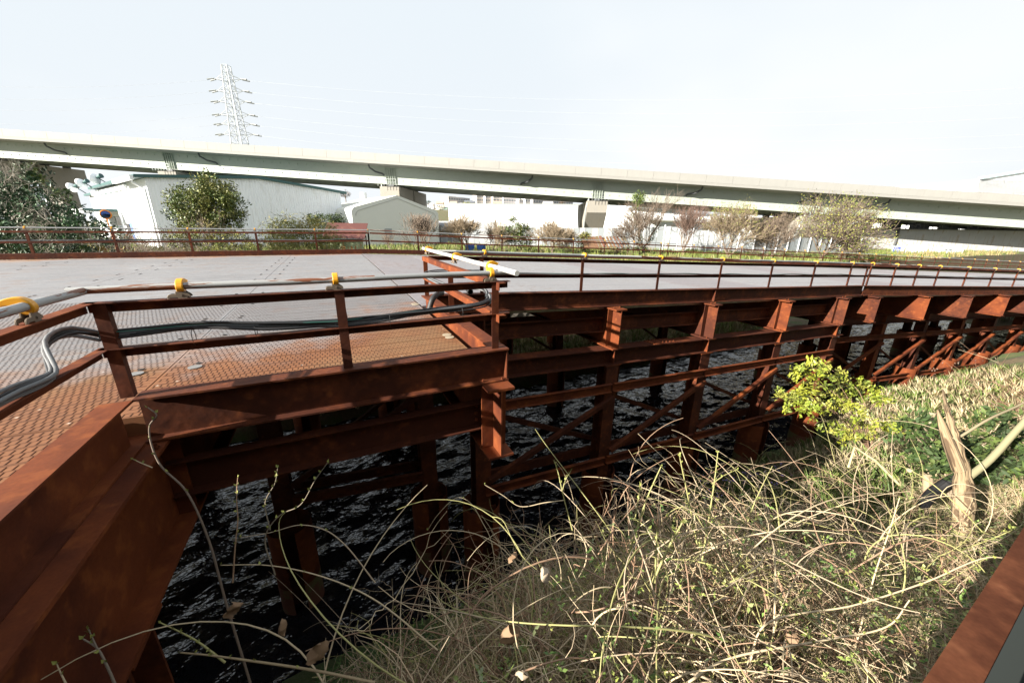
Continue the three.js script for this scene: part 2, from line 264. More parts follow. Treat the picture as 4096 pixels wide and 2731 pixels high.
function toeBeam(P, Q, label) { const g = thing('toe_beam', label, 'steel beam'); part(g, 'beam_section', prof([[-.08, -.09], [.08, -.09], [.08, .09], [-.08, .09]], V(P.x, P.y + .09, P.z), V(Q.x, Q.y + .09, Q.z)), mRustB); return g; }
const farPts = [V(-13.4, 0.003, ZFAR), V(1.6, .003, ZFAR), V(10, deckY(10) + .06, ZFAR + .29), V(18.3, deckY(18.3) + .10, KF.z)];
toeBeam(farPts[0], farPts[1], 'rusty toe beam along the far edge of the level platform');
toeBeam(farPts[1].clone().add(V(.01, 0, 0)), farPts[2], 'rusty toe beam along the far edge of the ramp');
toeBeam(farPts[2].clone().add(V(.01, 0, 0)), farPts[3], 'rusty toe beam along the far edge at the foot of the ramp');
const farC = s => lay(cF(s), cY(s + 3.3) + .10 + .003 * s);
toeBeam(farC(.01), farC(72), 'rusty toe beam along the far edge of the bending deck');

// ---- railings: angle posts, angle rails, scaffold pipe on spring clamps
const coverShape = (() => { const s = new THREE.Shape(); s.absarc(0, -.004, .038, Math.PI * .72, Math.PI * 1.9, false); s.bezierCurveTo(.040, .018, .075, .020, .098, .014); s.quadraticCurveTo(.112, .022, .098, .036); s.bezierCurveTo(.055, .060, .0, .062, -.028, .026); return s; })();
const coverG = idx(new THREE.ExtrudeGeometry(coverShape, { depth: .038, bevelEnabled: true, bevelThickness: .008, bevelSize: .006, bevelSegments: 3, curveSegments: 14 })  .translate(0, 0, -.019).rotateY(Math.PI / 2));  // pipe along x, tail towards -z
const coverRingG = M([idx(new THREE.TorusGeometry(.016, .0025, 6, 16).rotateY(Math.PI / 2).translate(.0255, .026, .014 - .045)), idx(new THREE.TorusGeometry(.008, .002, 6, 12).rotateY(Math.PI / 2).translate(.0255, .031, -.108))]);
const jawG = (() => {
  const s = new THREE.Shape(); s.moveTo(-.030, .0); s.lineTo(.02, 0); s.lineTo(.032, -.012); s.quadraticCurveTo(.05, -.02, .052, -.034); s.lineTo(.034, -.034); s.lineTo(.030, -.046); s.lineTo(-.018, -.046); s.lineTo(-.024, -.036); s.lineTo(-.062, -.036); s.quadraticCurveTo(-.074, -.036, -.074, -.046); s.lineTo(-.082, -.046); s.quadraticCurveTo(-.086, -.018, -.062, -.018); s.lineTo(-.034, -.018); s.closePath();
  const e = d => idx(new THREE.ExtrudeGeometry(s, { depth: .006, bevelEnabled: true, bevelThickness: .0015, bevelSize: .0015, bevelSegments: 1 }).translate(0, -.028, d)); return M([e(-.022), e(.016), idx(new THREE.CylinderGeometry(.006, .006, .06, 10).rotateX(Math.PI / 2).translate(.0, -.052, 0)), idx(new THREE.CylinderGeometry(.010, .010, .05, 6).rotateX(Math.PI / 2).translate(.0, -.052, 0))]); })();
function clampAt(parent, p, dir, flip) {
  const c = part(parent, 'pipe_clamp', jawG, mClamp); c.position.copy(p); c.scale.set(.85, 1, .85); c.rotation.y = Math.atan2(-dir.z, dir.x) + (flip ? Math.PI : 0);
  for (const [n, g] of [['clamp_cover', coverG], ['cover_rings', coverRingG]]) part(c, n, g, mYellow).scale.set(.8, .78, .86);
  return c;
}
const postPoly = [[-.0325, -.0255], [.0325, -.0255], [.0325, -.0195], [-.0265, -.0195], [-.0265, .0255], [-.0325, .0255]];
function post(parent, p, h, facing, m) { const P = p.clone(), Q = p.clone().add(V(0, h, 0)); return part(parent, 'post', prof(postPoly, P, Q, facing), m); }
// run: polyline of rim points (top of the beam carrying the posts)
function railing(o) {
  const g = thing('bridge_railing', o.label, 'railing'), m = o.mat || mRust, pts = o.pts, sx = o.sx ?? -1, hT = o.hT ?? .60, hM = o.hM ?? .32, hP = o.hP ?? .672;
  for (let i = 0; i < pts.length - 1; i++) {
    const a = pts[i], b = pts[i + 1], e0 = i === 0 ? (o.ext0 || 0) : 0, e1 = i === pts.length - 2 ? (o.ext1 || 0) : 0, d = b.clone().sub(a).normalize();
    const A = a.clone().addScaledVector(d, -e0), B = b.clone().addScaledVector(d, e1), raise = (p, h) => V(p.x, p.y + h, p.z), lo = o.lift || 0;
    part(g, 'top_rail', prof(Ls(.065, .006, sx), raise(A, hT + lo), raise(B, hT + lo)), m);
    part(g, 'middle_rail', prof(Ls(.065, .006, sx), raise(A, hM + lo), raise(B, hM + lo)), m);
    const off = o.pipeOff || V(0, 0, 0); const pA = raise(a.clone().addScaledVector(d, -(i === 0 ? o.pe0 || 0 : 0)), hP).add(off), pB = raise(b.clone().addScaledVector(d, i === pts.length - 2 ? o.pe1 || 0 : 0), hP).add(off);
    const nn = Math.max(2, Math.round(pA.distanceTo(pB) / .5)); const pp = []; for (let k = 0; k <= nn; k++) { const q = pA.clone().lerp(pB, k / nn); q.y += Math.sin(k * 2.1 + i) * .003; pp.push(q); }
    const seg = o.pipeSegs ? o.pipeSegs : [[0, 1, o.pipeMat || mGalv]];
    for (const [t0, t1, pm] of seg) { const k0 = Math.round(t0 * nn), k1 = Math.round(t1 * nn); if (k1 > k0) part(g, 'handrail_pipe', tube(pp.slice(k0, k1 + 1), .0213, 14, .5, true), pm); }
    for (const t of (o.clamps?.[i] || [])) { const p = raise(a.clone().lerp(b, t), hP).add(off); clampAt(g, p, d, o.flip); }
    for (const t of (o.posts[i] || [])) { const p = a.clone().lerp(b, t); if (o.postOff) p.add(o.postOff); post(g, V(p.x, p.y + .001, p.z), hT - .007, o.face || V(0, 0, -1), m); }
  }
  return g;
}
const R0 = y => RIM + y;
// posts with their angle turned so that the flat leg faces out
railing({ label: 'rusty railing across the short front of the platform with black cables', pts: [V(XL, RIM, ZF), V(XE, RIM, ZF)], posts: [[.015, .51, .985]], clamps: [[.165, .505, .975]], ext1: .10, ext0: .03, pe0: .08, pe1: .09, pipeSegs: [[0, .5, mPipeRusty], [.5, 1, mGalv]], face: V(0, 0, -1), mat: mRustB });
railing({ label: 'rusty railing running towards the viewer at the left inner corner', pts: [V(XL - .01, RIM, 2.3), V(XL - .01, RIM, ZF - .03)], posts: [[.15, .62]], clamps: [[.2, .55, .905]], pe1: -.02, pipeMat: mPipeRusty, hP: .672, face: V(1, 0, 0), mat: mRust });
railing({ label: 'rusty railing with white end pipe closing the platform step', pts: [V(XE, RIM, ZF), V(XE, RIM, ZB)], posts: [[.52, .985]], clamps: [[.09, .47, .955]], ext0: .09, pe0: .32, pe1: .12, pipeMat: mPipeWhite, pipeOff: V(.02, .03, 0), sx: -1, face: V(0, 0, -1), mat: mRust, flip: true, hT: .596, hM: .316 });
{ // ramp near side
  const A = V(XE + .07, RIM - .002, ZB), B = V(2.2, RIM + deckY(2.2), ZB), C = V(15.0, RIM + deckY(15), ZB), L = C.x - B.x, ts = [2.2, 4.2, 6.15, 8.1, 10.05, 12.0, 13.95].map(x => (x - B.x) / L + .001);
  railing({ label: 'long rusty railing on the near side of the ramp', pts: [A, B, C], posts: [[], ts.concat([.995])], clamps: [[], ts.map((t, i) => Math.min(.99, t + .005))], pe0: -.02, pipeSegs: [[0, .16, mGalv], [.16, .26, mPipeWhite], [.26, .52, mPipeRust], [.52, 1, mGalv]], mat: mRustB });
}
{ const A = lay(cN(0.03), RIM + cY(0)), B = lay(cN(33.9), RIM + cY(34)); const ts = []; for (let s = 0; s < 34; s += s < 3 ? 1.3 : 1.95) ts.push(s / 33.87 + .001);
  railing({ label: 'rusty railing on the near side of the bending deck', pts: [A, B], posts: [ts], clamps: [ts.map(t => Math.min(.995, t + .003))], pipeSegs: [[0, .12, mPipeRust], [.12, 1, mGalv]], mat: mRustB }); }
{ const hi = { sx: 1, hT: .70, hM: .38, hP: .79, mat: mRustB }, up = p => V(p.x, p.y + .178, p.z);
  const n = (a, b, st, x0) => { const t = []; for (let x = x0; x < b; x += st) if (x > a - .001) t.push((x - a) / (b - a)); return t; };
  const t1 = n(-13.4, 1.6, 2.03, -12.64); railing({ label: 'long rusty railing on the far edge of the level platform', pts: [up(farPts[0]), up(farPts[1])], posts: [t1.concat([.998])], clamps: [t1.concat([.998])], pipeMat: mGalv, ...hi });
  const t2 = n(1.6, 10, 2.05, 3.63); railing({ label: 'rusty railing on the far edge of the ramp', pts: [up(farPts[1]).add(V(.03, 0, 0)), up(farPts[2])], posts: [t2], clamps: [t2], pipeSegs: [[0, .3, mPipeRust], [.3, .6, mGalv], [.6, 1, mPipeRust]], ...hi });
  const t3 = n(10, 18.3, 2.05, 11.85); railing({ label: 'rusty railing on the far edge at the foot of the ramp', pts: [up(farPts[2]).add(V(.03, 0, 0)), up(farPts[3])], posts: [t3], clamps: [t3], ...hi });
  const t4 = []; for (let s = .2; s < 72; s += 1.98) t4.push(s / 72); railing({ label: 'rusty railing on the far edge of the bending deck', pts: [up(farC(.03)), up(farC(72))], posts: [t4], clamps: [t4], ...hi });
}
// knob at the open end of the white pipe
// ---- cables tied on the middle rails
function cableBundle(label, path, n, rad, seed, spread = .018, mats) {
  const g = thing('cable_bundle', label, 'cables'), r = rng(seed), cv = new THREE.CatmullRomCurve3(path), len = cv.getLength(), N = Math.max(8, Math.round(len / .11));
  for (let i = 0; i < n; i++) {
    const a = r() * 6.28, q = Math.sqrt(r()) * spread, f1 = .6 + r() * 1.4, ph = r() * 9, pts = [];
    for (let k = 0; k <= N; k++) { const u = k / N, p = cv.getPointAt(u), w = a + Math.sin(u * len * f1 + ph) * 1.6; pts.push(V(p.x + Math.cos(w) * q * .6, p.y + Math.sin(w) * q + q * .4, p.z + Math.sin(w * 1.7) * q)); }
    part(g, 'cable', tube(new THREE.CatmullRomCurve3(pts).getPoints(N * 2), rad * (i === 2 || (mats && mats[i % mats.length] === mCableGreen) ? .4 : .75 + r() * .5), 6), mats ? mats[i % mats.length] : (i === 2 ? mCableGreen : i % 5 === 3 ? mCableGrey : mCable));
  }
  return g;
}
const yM = RIM + .32;
cableBundle('black cable bundle tied along the front middle rail', [V(-1.30, yM + .07, ZF - .02), V(-1.05, yM + .075, ZF - .03), V(-.8, yM + .085, ZF - .02), V(-.5, yM + .06, ZF), V(-.2, yM + .035, ZF - .01), V(0, yM + .02, ZF - .02), V(.3, yM + .03, ZF - .02), V(.7, yM + .05, ZF - .01), V(1.0, yM + .06, ZF - .02), V(1.22, yM + .085, ZF - .06), V(1.27, yM + .11, ZF - .2)], 9, .0085, 31, .026);
cableBundle('grey cables looping over the left corner rail', [V(XL + .01, yM + .02, -.9), V(XL + .005, yM + .03, -1.6), V(XL, yM + .03, -2.2), V(XL + .01, yM + .02, -2.45), V(XL - .07, yM + .06, -2.62), V(XL - .13, yM + .12, -2.78), V(XL - .10, yM + .12, -2.95), V(-1.30, yM + .07, ZF - .03)], 9, .009, 37, .030, [mCableGrey, mCable, mCableGrey, mCable, mCable, mCableGreen, mCableGrey, mCable, mCableGrey]);
cableBundle('cable loop bunched round the step corner of the platform', [V(1.25, yM + .11, ZF - .16), V(1.30, yM + .15, ZF - .32), V(1.24, yM + .16, ZF - .5), V(1.20, yM + .10, ZF - .9), V(1.22, yM + .03, ZF - 1.6), V(1.25, yM + .02, ZB + .2), V(1.5, yM + .02, ZB), V(2.2, yM - .01, ZB)], 8, .009, 41, .03, [mCable, mCableGrey, mCable, mCableGreen, mCable, mCableGrey, mCable, mCable]);
cableBundle('thin black cables along the near middle rail of the ramp', (() => { const p = []; for (let x = 2.2; x <= 15; x += .8) p.push(V(x, yM + deckY(x) + .012 + .008 * Math.sin(x * 3), ZB)); return p; })(), 4, .009, 43, .012);
cableBundle('thin black cables along the near middle rail of the bend', (() => { const p = []; for (let s = 0; s <= 30; s += 1) p.push(lay(cN(s), yM + cY(s) + .02)); return p; })(), 3, .010, 47, .012);
cableBundle('thin black cables along the far middle rail', (() => { const p = []; for (let x = -13; x <= 1.6; x += .9) p.push(V(x, .003 + .178 + .38 + .02 + .012 * Math.sin(x * 2.1), ZFAR)); return p; })(), 4, .012, 53, .02);
solo('corrugated_hose', tube((() => { const p = []; for (let k = 0; k < 44; k++) { const t = k / 43; p.push(V(1.22 + .03 * Math.sin(t * 3), yM + .10 - t * .02 + .03 * Math.sin(t * 3.1), ZF - .55 - t * .55)); } return p; })(), Array.from({ length: 44 }, (_, k) => k % 2 ? .032 : .027), 10), mBlack, 'black corrugated hose over the cables by the platform step', 'hose');
solo('corrugated_hose', tube((() => { const p = []; for (let k = 0; k < 30; k++) { const t = k / 29; p.push(V(.035 + .015 * t, yM + .02 + .16 * (1 - t), ZF - .05)); } return p; })(), Array.from({ length: 30 }, (_, k) => k % 2 ? .020 : .016), 10), mBlack, 'short black corrugated hose behind the middle front post', 'hose');
solo('drain_hose', tube(new THREE.CatmullRomCurve3([V(1.05, .22, -4.6), V(1.10, .34, -4.62), V(1.18, .38, -4.7), V(1.30, .36, -4.9)]).getPoints(14), .036, 10), mBlack, 'thick black hose end fixed to the toe of the step', 'hose');
{ const g = thing('wire_ties', 'thin wire ties round the front cable bundle', 'wire'); const r = rng(9);
  for (const x of [-.86, -.52, .36, .95]) part(g, 'tie', idx(new THREE.TorusGeometry(.052, .0022, 5, 20).scale(.7, 1, 1).rotateY(Math.PI / 2).rotateX(r() * .4).translate(x, yM + .02, ZF - .01)), mBlack); }

// ================================================================ girders, braces and piles below
const HG = Hs(.70, .25, .013, .022), HG2 = Hs(.82, .26, .014, .024);
const boltG = M([idx(new THREE.CylinderGeometry(.017, .017, .014, 6)), idx(new THREE.CylinderGeometry(.010, .010, .05, 8))]);
function bolts(parent, list, m = mRust) { for (const [p, ax] of list) { const b = part(parent, 'bolt', boltG, m); b.position.copy(p); if (ax === 'x') b.rotation.z = Math.PI / 2; if (ax === 'z') b.rotation.x = Math.PI / 2; } }
function mainGirder(x, zA, zB, yTop, prof_, h, label, o = {}) {
  const g = thing('main_girder', label, 'steel girder'), yc = yTop - h / 2, b = o.b || .25;
  part(g, 'girder_section', prof(prof_, V(x, yc, zA), V(x, yc, zB)), o.m || mRust);
  const zs = o.stiff || [zA - .19]; for (const z of zs) for (const s of [-1, 1]) part(g, 'stiffener', bx(x + s * (b / 4 + .003), yc, z, b / 2 - .012, h - .05, .012), o.m || mRust);
  if (o.bolts) bolts(g, o.bolts, mRust);
  return g;
}
mainGirder(1.225, -2.735, -17.5, -.130, HG, .70, 'deep rusty girder ending under the platform step corner', { bolts: [[V(1.30, -.118, -2.9), 'y'], [V(1.12, -.118, -2.92), 'y']] });
mainGirder(-1.225, 3.0, -17.5, -.132, HG, .70, 'deep rusty girder under the left inner corner of the platform', { stiff: [-3.05, .2], bolts: [[V(-1.13, -.12, -2.80), 'y']] });
mainGirder(-4.2, 3, -17.5, -.21, HG, .70, 'rusty girder hidden in the shade under the platform, nearer the corner', { stiff: [-3] });
mainGirder(-7.2, 2, -17.5, -.21, HG, .70, 'rusty girder hidden in the shade under the platform, farther left', { stiff: [-3] });
// cross channels between the first two girders
const chanC = Cs(.28, .09, .011, 1);
function channel(P, Q, label, poly = chanC, m = mRustB, boltList) { const g = thing('cross_channel', label, 'steel channel'); part(g, 'channel_section', prof(poly, P, Q), m); if (boltList) bolts(g, boltList, mRust); return g; }
channel(V(-1.2, -.50, -3.09), V(1.2, -.50, -3.09), 'rusty channel bolted across under the front edge beam of the platform', Cs(.28, .10, .012, 1), mRustB, [[V(1.1, -.42, -3.07), 'z'], [V(1.1, -.50, -3.07), 'z'], [V(1.1, -.57, -3.07), 'z']]);
for (const [z, k] of [[-6.2, 'nearer'], [-10, 'middle'], [-14, 'farther']]) channel(V(-1.2, -.50, z), V(1.2, -.50, z), `rusty channel in the shade across the platform girders, ${k} one`, chanC);

// ramp: girders every 2.85 m, bearing beam along the front, piles below
const GX = [2.12, 4.98, 7.80, 10.68, 13.55], topG = x => RIM + deckY(x) - .31 - .003;
const REC = Hs(.34, .30, .011, .016);
GX.forEach((x, i) => mainGirder(x, -5.45, -17.4, topG(x), HG2, .82, `rusty girder end under the ramp, ${ORD[i]} from the platform step`, { stiff: [-5.70], b: .26, m: i % 2 ? mRust : mRustB, bolts: [[V(x - .07, topG(x) + .012, -5.6), 'y'], [V(x + .07, topG(x) + .012, -5.6), 'y'], [V(x - .09, topG(x) - .79, -5.55), 'y']] }));
for (let i = 0; i < 4; i++) { const a = GX[i], b = GX[i + 1]; channel(V(a + .02, topG(a) - .40, -5.98), V(b - .02, topG(b) - .40, -5.98), `rusty channel between the ${ORD[i]} and ${ORD[i + 1]} ramp girders`, Cs(.30, .10, .012, 1), mRustB, [[V(b - .1, topG(b) - .34, -5.955), 'z'], [V(b - .1, topG(b) - .46, -5.955), 'z']]); }
const recTop = x => topG(x) - .825;
{ const g = thing('bearing_beam', 'rusty bearing beam below the ramp girders with a bolted splice', 'steel beam');
  const P = x => V(x, recTop(x) - .17, -5.68);
  part(g, 'beam_section', prof(REC, P(1.75), P(14.0)), mRustB);
  for (const s of [1, -1]) { const c = P(6.35); part(g, 'splice_plate', prof(Rs(.30, .012), P(6.05).add(V(0, s * .177, 0)), P(6.75).add(V(0, s * .177, 0))), mRust); for (let i = 0; i < 6; i++) for (const z of [-.1, .1]) { const x = 6.12 + i * .11; const b = part(g, 'bolt', boltG, mRust); b.position.set(x, P(x).y + s * .187, -5.68 + z); } }
  for (const x of GX) for (const z of [.08, -.08]) part(g, 'stiffener', bx(x, P(x).y, -5.68 + z, .012, .305, .13), mRust);
}
// piles: H column with riveted half shells round its foot
const COL = Hs(.30, .30, .012, .018);
const rivG = idx(new THREE.SphereGeometry(.013, 6, 4));
function shellG(r, a0, a1, y0, y1, n = 18) {
  const pos = [], nor = [], uv = [], ind = [], t = .012;
  for (const [rr, sg] of [[r, 1], [r - t, -1]]) { const k = pos.length / 3; for (let i = 0; i <= n; i++) for (const y of [y0, y1]) { const a = lerp(a0, a1, i / n); pos.push(Math.cos(a) * rr, y, Math.sin(a) * rr); nor.push(sg * Math.cos(a), 0, sg * Math.sin(a)); uv.push(a * r * .5, y * .5); } for (let i = 0; i < n; i++) { const q = k + i * 2; sg > 0 ? ind.push(q, q + 1, q + 2, q + 1, q + 3, q + 2) : ind.push(q, q + 2, q + 1, q + 1, q + 2, q + 3); } }
  { const k = pos.length / 3; for (let i = 0; i <= n; i++) for (const rr of [r, r - t]) { const a = lerp(a0, a1, i / n); pos.push(Math.cos(a) * rr, y1, Math.sin(a) * rr); nor.push(0, 1, 0); uv.push(a * r * .5, rr); } for (let i = 0; i < n; i++) { const q = k + i * 2; ind.push(q, q + 1, q + 2, q + 1, q + 3, q + 2); } }
  return mk(pos, nor, uv, ind);
}
function pile(x, z, top, sleeveTop, foot, label, group, o = {}) {
  const g = thing('pile_column', label, 'steel pile', group, V(x, foot, z)), h = top - foot;
  part(g, 'column', prof(COL, V(0, 0, 0), V(0, h, 0), V(0, 0, -1)), o.m || mRustB);
  part(g, 'cap_plate', bx(0, h + .012, 0, .40, .022, .36), mRust);
  const st = sleeveTop - foot, band = [];
  for (const s of [0, 1]) { const a0 = s ? Math.PI * .60 : -Math.PI * .40, a1 = a0 + Math.PI * .80; const sh = part(g, 'sleeve_shell', shellG(.36, a0, a1, .55, st), mRust); part(sh, 'sleeve_foot', shellG(.362, a0, a1, -.6, .55), mRustMoss); }
  if (o.rivets !== false) { const L = []; for (const sx of [-.135, .135]) for (let y = .2; y < st; y += .17) L.push(rivG.clone().translate(sx, y, .158)); for (const a of [Math.PI * .40, Math.PI * .60]) for (let y = .25; y < st; y += .17) L.push(rivG.clone().translate(Math.cos(a) * .36, y, Math.sin(a) * .36)); const rv = part(g, 'rivets', L, mRust); rv.userData.kind = 'stuff'; }
  for (const s of [-1, 1]) part(g, 'side_plate', bx(s * .20, st / 2 - .3, s * 0 + .15, .10, st + .55, .012), mRustB);
  return g;
}
const WATER = -5.85;
const capY = x => recTop(x) - .34 - .025;
GX.forEach((x, i) => pile(x, -5.70, capY(x), -3.95 - .06 * i, WATER + (i < 3 ? .15 : .1), `rusty riveted pile under the ramp, ${ORD[i]} from the platform step`, null));
// further rows in the shade
for (const [z, row] of [[-12.0, 'second'], [-16.9, 'third']]) {
  GX.forEach((x, i) => pile(x, z, capY(x), -4.1 - .06 * i, WATER - .1, `rusty pile in the ${row} row under the ramp, ${ORD[i]} from the platform step`, null, { rivets: false }));
  const g = thing('bearing_beam', `rusty bearing beam on the ${row} row of piles under the ramp`, 'steel beam'); part(g, 'beam_section', prof(REC, V(-7.4, recTop(0) - .16, z), V(1.7, recTop(1.4) - .16, z)), mRustB); part(g, 'beam_section', prof(REC, V(1.72, recTop(1.75) - .17, z), V(14, recTop(14) - .17, z)), mRustB);
}
[[1.27, -6.45, 'beside the ramp'], [-1.25, -6.7, 'left of the step'], [1.2, -12.0, 'second row beside the ramp'], [-1.25, -12.0, 'second row left of the step'], [-4.2, -7.2, 'far left'], [-4.2, -12.0, 'second row far left'], [-7.2, -7.2, 'outermost left'], [1.2, -16.9, 'third row beside the ramp'], [-1.25, -16.9, 'third row left of the step']].forEach(([x, z, w], i) => pile(x, z, -.86, -4.0, WATER + .1, `rusty riveted pile under the level platform, ${w}`, null, { rivets: i < 2 }));
pile(-1.3, -2.1, -.86, -4.2, -5.0, 'rusty pile near the foot of the bank under the left girder', null);
// struts and diagonals between the front piles
const chS = Cs(.18, .075, .009, 1), angS = Ls(.09, .009, 1);
const str = (n, P, Q, poly, label, m = mRust) => { const g = thing(n, label, 'steel brace'); part(g, 'brace_section', prof(poly, P, Q), m); return g; };
for (let i = 0; i < 4; i++) {
  const a = GX[i], b = GX[i + 1], u = x => V(x, deckY(x) - 1.79, -5.53), l = x => V(x, deckY(x) - 3.54, -5.53), between = `between the ${ORD[i]} and ${ORD[i + 1]} front ramp piles`;
  str('strut_channel', u(a + .03), u(b - .03), chS, `upper rusty strut channel ${between}`);
  str('strut_channel', l(a + .03), l(b - .03), chS, `lower rusty strut channel ${between}`);
  str('diagonal_brace', V(a + .08, deckY(a) - 3.28, -5.49), V(b + .02, deckY(b) - 1.98, -5.49), angS, `rusty diagonal brace rising to the right ${between}`, i > 1 ? mRust : mRustB);
  str('diagonal_brace', V(a - .02, deckY(a) - 1.98, -5.93), V(b + .02, deckY(b) - 3.2, -5.93), angS, `rusty diagonal brace falling to the right ${between}`, mRustB);
  str('strut_channel', V(a, deckY(a) - 3.54, -5.92), V(b, deckY(b) - 3.54, -5.92), Cs(.20, .075, .009, -1), `rear rusty strut channel ${between}`, mRustB);
}
for (const [z, row] of [[-11.8, 'second'], [-16.7, 'third']]) for (let i = 0; i < 4; i++) { const a = GX[i], b = GX[i + 1]; str('strut_channel', V(a, deckY(a) - 1.85, z), V(b, deckY(b) - 1.85, z), Cs(.25, .08, .01, 1), `rusty strut channel in the ${row} pile row, bay ${ORD[i]} from the step`, mRustB); str('diagonal_brace', V(a, deckY(a) - 1.2 - .4, z - .2), V(b, deckY(b) - 3.3, z - .2), angS, `rusty diagonal brace in the ${row} pile row, bay ${ORD[i]} from the step`, mRustB); }
str('strut_channel', V(-1.1, -3.42, -6.55), V(1.15, -3.42, -6.28), chS, 'lower front rusty strut channel between the two platform piles', mRustB);
str('strut_channel', V(-1.1, -3.38, -6.9), V(1.15, -3.38, -6.62), chS, 'lower rear rusty strut channel between the two platform piles', mRustB);
str('diagonal_brace', V(-1.1, -3.1, -6.55), V(1.1, -1.7, -6.28), angS, 'rusty diagonal brace between the two platform piles', mRustB);
str('diagonal_brace', V(1.15, -1.5, -6.7), V(-1.1, -3.1, -6.95), angS, 'rear rusty diagonal brace between the two platform piles', mRustB);
for (const z of [-6.6, -9.4]) { const g = thing('bearing_beam', `rusty bearing beam under the platform girders, ${z > -8 ? 'front' : 'rear'} one`, 'steel beam'); part(g, 'beam_section', prof(Hs(.30, .28, .011, .016), V(-7.6, -.985, z), V(1.6, -.985, z)), mRustB); }

// the bend: same construction, turned
{ const dN = V(Math.cos(azN), -.045, Math.sin(azN)), nIn = V(Math.sin(azN), 0, -Math.cos(azN)), topC = s => cY(s) + RIM - .313;
  const q = (s, inn, y) => { const p = cN(s).addScaledVector(nIn, inn); p.y = y; return p; };
  const SS = [.35, 3.2, 6.05, 8.9, 11.75, 14.6, 17.45, 20.3, 23.2];
  SS.forEach((s, i) => { const g = thing('main_girder', `rusty girder end under the bending deck, ${ORD[i]} from the ramp`, 'steel girder'); part(g, 'girder_section', prof(HG2, q(s, -.34, topC(s) - .41), q(s, 11, topC(s) - .41)), i % 2 ? mRust : mRustB); bolts(g, [[q(s - .07, -.05, topC(s) + .012), 'y'], [q(s + .07, -.05, topC(s) + .012), 'y']]); });
  const rec = s => topC(s) - .825;
  { const g = thing('bearing_beam', 'rusty bearing beam below the girders of the bending deck', 'steel beam'); part(g, 'beam_section', prof(REC, q(-.5, .75, rec(-.5) - .17), q(27, .75, rec(27) - .17)), mRustB); SS.forEach(s => part(g, 'stiffener', prof(Rs(.012, .305), q(s, .62, rec(s) - .17), q(s, .74, rec(s) - .17)), mRust)); }
  SS.forEach((s, i) => { if (!i) return; const p = q(s, .75, 0); pile(p.x, p.z, rec(s) - .365, -4.2 + .04 * i, -5.75 + .09 * i, `rusty riveted pile under the bending deck, ${ORD[i - 1]} after the ramp`, null, { m: i % 2 ? mRust : mRustB }); const p2 = q(s, 4.6, 0); pile(p2.x, p2.z, rec(s) - .365, -4.3, WATER - .1, `rusty pile in the second row under the bending deck, ${ORD[i - 1]} after the ramp`, null, { rivets: false }); });
  for (let i = 0; i < SS.length - 1; i++) { const a = SS[i], b = SS[i + 1], btw = `between girders ${ORD[i]} and ${ORD[i + 1]} of the bending deck`; const u = s => q(s, .56, cY(s) - 1.78), l = s => q(s, .56, cY(s) - 3.53);
    str('strut_channel', u(a + .03), u(b - .03), chS, `upper rusty strut channel ${btw}`); str('strut_channel', l(a + .03), l(b - .03), chS, `lower rusty strut channel ${btw}`);
    str('diagonal_brace', q(a + .1, .52, cY(a) - 3.3), q(b, .52, cY(b) - 1.98), angS, `rusty diagonal brace rising to the right ${btw}`); str('diagonal_brace', q(a, .98, cY(a) - 1.98), q(b, .98, cY(b) - 3.3), angS, `rusty diagonal brace falling to the right ${btw}`, mRustB);
    str('strut_channel', q(a + .02, 1.2, topC(a) - .4), q(b - .02, 1.2, topC(b) - .4), Cs(.30, .10, .012, 1), `rusty channel high up ${btw}`, mRustB); }
}

// ================================================================ terrain and river
const bankSlope = (x, z) => {                       // ground height
  const n = fbm((x + 300) / 40, (z + 300) / 40, 20, 4, 301) - .5, n2 = fbm((x + 300) / 40, (z + 300) / 40, 160, 3, 307) - .5;
  const D = Math.hypot(x, z);
  let far = -2.05 + (n * .5 + n2 * .12) * step(120, 60, D); 
  far += 15 * step(230, 330, -z + x * .1) * step(-60, 40, x) * step(330, 200, x);
  // river bed and far bench
  const bench = lerp(-6.6, -5.35, step(-13.0, -14.6, z)) + n * .35 + n2 * .3;
  const zw = -5.25 - .75 * step(5.5, 9, x) - 1.3 * step(12.5, 20, x);
  const rise = (z - zw) * lerp(.83, .60, step(4, 13, x)) * (1 + .1 * n), crest = lerp(-1.55, -2.0, step(4, 16, x));
  const near = Math.min(crest + n2 * .1, -5.85 + Math.max(-1, rise) + n * .5 * step(0, 1.5, z - zw) + n2 * .25);
  if (z > zw - 1.2) return near;
  if (z > -20.05) return Math.max(bench, near - 3);
  return far;
};
